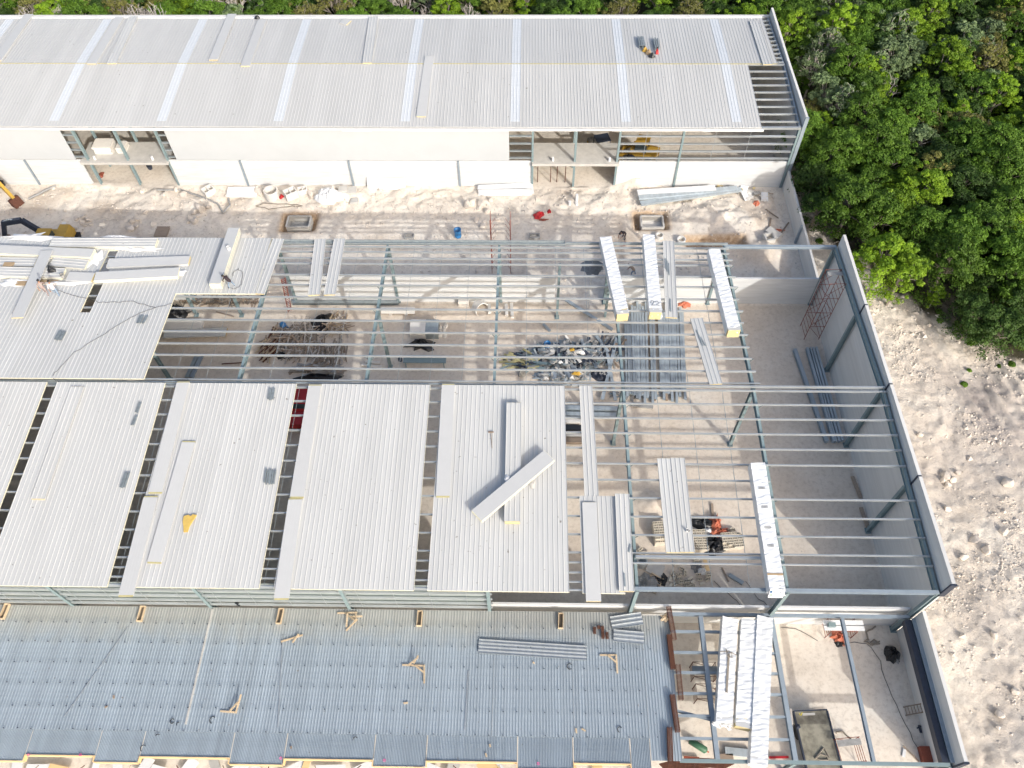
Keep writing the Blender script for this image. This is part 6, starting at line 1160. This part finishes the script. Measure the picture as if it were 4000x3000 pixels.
person(atroof((226, 1153), zM, zr), .5, 'walk', 'cloth_white', 'cloth_jean', 'man in white shirt and blue jeans, the right one of two walking on the roof')
person(ground_at((2436, 932)), 2.2, 'bend', 'cloth_dark', 'cloth_dark', 'man in black clothes bending over in the yard behind the wrapped bundles')
person(at((2470, 1075)), .8, 'bend', 'wood_old', 'cloth_jean', 'man bending under the purlins between two wrapped bundles')
# ------------------------------------------------------------------ trees
def leaves(mb_v, mb_f, C, r, n, s0, s1, rg, droop=.3):
    """n small leaf clumps around a bough at C; faces turned mostly outward and up"""
    d = rg.normal(size=(n, 3)); d /= np.linalg.norm(d, axis=1)[:, None]; d[:, 2] = np.abs(d[:, 2])*.9-.15*rg.random(n)
    p = C + d*np.array(r)*(rg.random((n, 1))**.35); nn = d+rg.normal(size=(n, 3))*.55+np.array([0, 0, .5]); nn /= np.linalg.norm(nn, axis=1)[:, None]
    t = np.cross(nn, rg.normal(size=(n, 3))); t /= np.linalg.norm(t, axis=1)[:, None]; b = np.cross(nn, t); s = rg.uniform(s0, s1, (n, 1))
    o = len(mb_v); q = np.stack([p-t*s, p-b*s*.55+nn*s*.12, p+t*s, p+b*s*.55+nn*s*.12], 1).reshape(-1, 3); mb_v.extend(map(tuple, q)); mb_f.extend([(o+4*i, o+4*i+1, o+4*i+2, o+4*i+3) for i in range(n)])
def make_tree(name, leaf, seed, H=6.5, R=2.3, boughs=16, per=170, s=(.065, .145), bark='bark', bare=False, sparse=False):
    rg = np.random.default_rng(seed); rd = random.Random(seed); o = thing(name, 'tree', 'tree', (0, 0, 0), world=False); tr = MB(); th = H*.5
    tr.tube([(0, 0, -.4), (.08, .05, th*.5), (rd.uniform(-.2, .2), rd.uniform(-.2, .2), th), (rd.uniform(-.3, .3), rd.uniform(-.3, .3), H*.8)], [.17, .14, .11, .05], 7)
    tr.build('trunk', bark, o); V, F = [], []; lm = MB()
    for i in range(boughs):
        a = 2.4*i+rd.uniform(-.5, .5); q = math.sqrt((i+.5)/boughs)*R*rd.uniform(.75, 1.12); z = H*(.97-.36*(q/R)**1.6)+rd.uniform(-.9, .35)*H*.1; C = np.array([q*math.cos(a), q*math.sin(a), z]); rr = R*rd.uniform(.22, .40)
        st = (0, 0, th*rd.uniform(.7, 1.1)); md = (C[0]*.5+rd.uniform(-.2, .2), C[1]*.5+rd.uniform(-.2, .2), (st[2]+z)/2+.2); lm.tube([st, md, tuple(C)], [.07, .05, .025], 5)
        if bare or sparse:
            for k in range(6): e = C+rg.normal(size=3)*np.array([.6, .6, .45])*R*.32; e[2] += .25; lm.tube([md if k % 2 else tuple(C), tuple((C+e)/2+rg.normal(size=3)*.1), tuple(e)], [.03, .022, .01], 4)
        if not bare:
            leaves(V, F, C, (rr, rr*rd.uniform(.7, 1.1), rr*.72), int(1.7*per*(.35 if sparse else 1)*rd.uniform(.7, 1.3)), s[0], s[1], rg)
            for _ in range(3): e = C+rg.normal(size=3)*np.array([rr, rr, rr*.6])*.9; leaves(V, F, e, (rr*.4, rr*.4, rr*.35), int(per*.22), s[0], s[1], rg)
    if not bare and not sparse:
        for i in range(boughs+8): a = rd.uniform(0, 6.3); q = R*rd.uniform(.3, 1.1); leaves(V, F, np.array([q*math.cos(a), q*math.sin(a), H*rd.uniform(.12, .7)]), (R*.3, R*.3, R*.3), per//3, s[0], s[1], rg)
    lm.build('limbs', bark, o)
    if V:
        me = bpy.data.meshes.new('crown'); me.from_pydata(V, [], F); me.materials.append(MATS[leaf]); c = bpy.data.objects.new('crown', me); COL.objects.link(c); c.parent = o
    return o
KINDS = {
 'lime': (['lime green leafy tree with a bright rounded crown in the wood', 'bright yellow green tree with ragged crown in the wood'], [make_tree('leafy_tree', 'leaf_lime', 1, 6.8, 2.1, 18, 210), make_tree('leafy_tree', 'leaf_lime', 2, 7.4, 1.7, 14, 200)]),
 'mid': (['mid green tree with a clumped crown in the wood', 'mid green tree with a broad crown in the wood'], [make_tree('leafy_tree', 'leaf_mid', 3, 6.4, 2.3, 20, 210), make_tree('leafy_tree', 'leaf_mid', 4, 7.0, 2.6, 22, 210)]),
 'dark': (['dark green shady tree standing low in the wood', 'dark green tree with a dense crown in the wood'], [make_tree('shade_tree', 'leaf_dark', 5, 5.2, 2.2, 18, 190), make_tree('shade_tree', 'leaf_dark', 6, 5.8, 2.5, 20, 190)]),
 'grey': (['grey green tree with open boughs and big leaves in the wood', 'thin grey green tree with visible limbs in the wood'], [make_tree('open_tree', 'leaf_grey', 7, 6.9, 2.1, 16, 120, (.11, .22), 'bark_pale', sparse=False), make_tree('open_tree', 'leaf_grey', 8, 7.2, 2.2, 18, 130, (.11, .22), 'bark_pale', sparse=True)]),
 'olive': (['olive green dry tree with brownish crown in the wood', 'thin olive tree with twiggy crown in the wood'], [make_tree('dry_tree', 'leaf_olive', 9, 6.0, 2.0, 16, 150), make_tree('dry_tree', 'leaf_olive', 10, 6.4, 2.1, 18, 200, sparse=True)]),
 'bare': (['leafless grey tree with pale bare branches'], [make_tree('bare_tree', 'leaf_olive', 11, 6.6, 1.9, 14, 0, bark='bark_pale', bare=True)])}
PROTO = {}
for kd, (lbs, ps) in KINDS.items():
    for p in ps: p.location = (0, 0, 0)
rt = random.Random(21); used = set()
def plant(kd, x, y, sc, where, group):
    lbs, ps = KINDS[kd]; i = rt.randrange(len(ps)); lb = lbs[i].replace(' in the wood', '') + ' ' + where; p = ps[i]; z = hz(x, y)-.1
    if (kd, i) not in used:
        used.add((kd, i)); p.location = (x, y, z); p.rotation_euler = (0, 0, rt.uniform(0, 6.28)); p.scale = (sc,)*3; p['label'] = lb; p['group'] = group; return
    dup(p, (x, y, z), rt.uniform(0, 6.28), lb, group, scale=(sc*rt.uniform(.92, 1.08), sc*rt.uniform(.92, 1.08), sc))
# hand placed bright and grey crowns seen in the photo, then the rest on a jittered grid
HAND = [('lime', 3390, 270, 1.05), ('lime', 3420, 390, .95), ('lime', 3690, 230, 1.1), ('lime', 3760, 290, 1.0), ('lime', 3900, 370, 1.0), ('lime', 3970, 230, 1.0), ('lime', 3080, 110, 1.1), ('lime', 3270, 90, 1.1), ('lime', 3590, 320, .8), ('lime', 3560, 90, 1.1), ('lime', 3640, 60, 1.1), ('lime', 3620, 730, 1.1), ('lime', 3530, 700, .9), ('lime', 3480, 990, 1.15), ('lime', 3540, 1060, .95), ('lime', 3560, 420, .8),
    ('mid', 3430, 560, 1.1), ('mid', 3490, 600, 1.1), ('mid', 3350, 740, 1.2), ('mid', 3450, 800, 1.1), ('mid', 3160, 500, .9), ('mid', 3830, 580, 1.1), ('mid', 3930, 640, 1.1), ('mid', 3880, 860, 1.1), ('mid', 3960, 960, 1.1), ('mid', 3760, 900, 1.1), ('mid', 3720, 1000, 1.0), ('mid', 3000, 60, 1.0), ('mid', 3250, 600, .9),
    ('grey', 3240, 330, 1.0), ('grey', 3290, 400, 1.0), ('grey', 3500, 210, 1.1), ('grey', 3580, 190, 1.0), ('grey', 3790, 150, 1.1), ('grey', 3230, 190, 1.0), ('grey', 3860, 110, 1.0), ('grey', 3180, 270, .9), ('olive', 3780, 480, 1.0), ('olive', 3880, 520, .9), ('olive', 3930, 60, 1.1), ('olive', 3420, 620, .8), ('dark', 3200, 640, .9), ('dark', 3700, 600, 1.1), ('dark', 3790, 690, 1.1), ('dark', 3220, 760, .8), ('dark', 3860, 1180, 1.0), ('dark', 3960, 1230, 1.0)]
TP = []
for kd, px, py, sc in HAND:
    q = at((px, py), 5.2*sc); TP.append((q.x, q.y)); plant(kd, q.x, q.y, sc, 'in the wood beside the walls', 'trees in the wood right of the walls')
gx = np.arange(2, 50, 2.75); gy = np.arange(-14, 58, 2.75)
for x in gx:
    for y in gy:
        X = x+rt.uniform(-1, 1); Y = y+rt.uniform(-1, 1); e = float(FOREST(np.array([X]), np.array([Y]))[0])
        if e < .8 or X > (Y+14)*.62+18.5: continue
        if any((X-a)**2+(Y-b)**2 < 1.5**2 for a, b in TP): continue
        kd = rt.choices(['mid', 'dark', 'olive', 'lime', 'grey', 'bare'], [40, 32, 13, 14, 9, 3])[0]; sc = rt.uniform(.75, 1.12)*(.55 if e < 2 else .75 if e < 3.5 else 1)
        TP.append((X, Y)); plant(kd, X, Y, sc, 'in the wood beside the walls' if e > 3 else 'at the wood edge by the rubble', 'trees in the wood right of the walls')
for x in np.arange(-104, 4, 2.9):
    for r_ in range(5):
        X = x+rt.uniform(-1.1, 1.1); Y = 39.6+r_*3.3+rt.uniform(-1, 1); left = X < -30
        kd = rt.choices(['mid', 'dark', 'olive', 'lime', 'grey', 'bare'], [16, 20, 28, 10, 4, 26] if left else [26, 36, 14, 12, 6, 6])[0]
        if any((X-a)**2+(Y-b)**2 < 1.6**2 for a, b in TP): continue
        TP.append((X, Y)); plant(kd, X, Y, rt.uniform(.8, 1.15), 'behind the far warehouse', 'trees behind the far warehouse')
# low growth
def under():
    rg = np.random.default_rng(9); V, F = [], []
    for _ in range(1500):
        x = rg.uniform(1, 46); y = rg.uniform(-14, 57); e = float(FOREST(np.array([x]), np.array([y]))[0])
        if e < .8 or x > (y+14)*.62+17: continue
        r = rg.uniform(.4, 1.0); leaves(V, F, np.array([x, y, hz(x, y)+rg.uniform(.1, .8)]), (r, r, r*.7), 22, .10, .22, rg)
    me = bpy.data.meshes.new('undergrowth'); me.from_pydata(V, [], F); me.materials.append(MATS['leaf_dark']); o = bpy.data.objects.new('undergrowth', me); COL.objects.link(o); tag(o, 'dark leafy undergrowth between the trees of the wood', 'undergrowth', kind='stuff')
under()
def bush(p, r, n, lb, m='leaf_mid'):
    rg = np.random.default_rng(int(p[0])); V, F = [], []; P = ground_at(p)
    leaves(V, F, np.array([0, 0, r*.3]), (r, r, r*.6), n, .07, .15, rg); me = bpy.data.meshes.new('bush'); me.from_pydata(V, [], F); me.materials.append(MATS[m]); o = bpy.data.objects.new('bush', me); COL.objects.link(o); o.location = P; tag(o, lb, 'bush', 'small bushes on the rubble')
for x, y, r, lb in [(3740, 1285, .8, 'largest green bush on the rubble below the wood'), (3800, 1330, .6, 'tall green weed right of the largest bush'), (3790, 1345, .35, 'small green weed under the tall one'), (3665, 1220, .35, 'small green weed at the wood edge'), (3670, 1255, .3, 'tiny green weed left of the largest bush'), (3765, 1503, .3, 'lone green weed in the middle of the rubble'), (3950, 1425, .35, 'dark green weed right of the rubble near the photo edge'), (3785, 1448, .2, 'tiny dark weed above the lone green weed'), (3900, 1432, .2, 'tiny weed left of the dark green one'), (3130, 720, .5, 'low bush by the end of the boundary wall'), (3120, 740, .45, 'low bush just outside the boundary wall'), (3200, 945, .4, 'low bush at the wood edge beside the rubble strip'), (3140, 870, .3, 'dry weed on the rubble strip')]:
    bush((x, y), r, 160, lb)
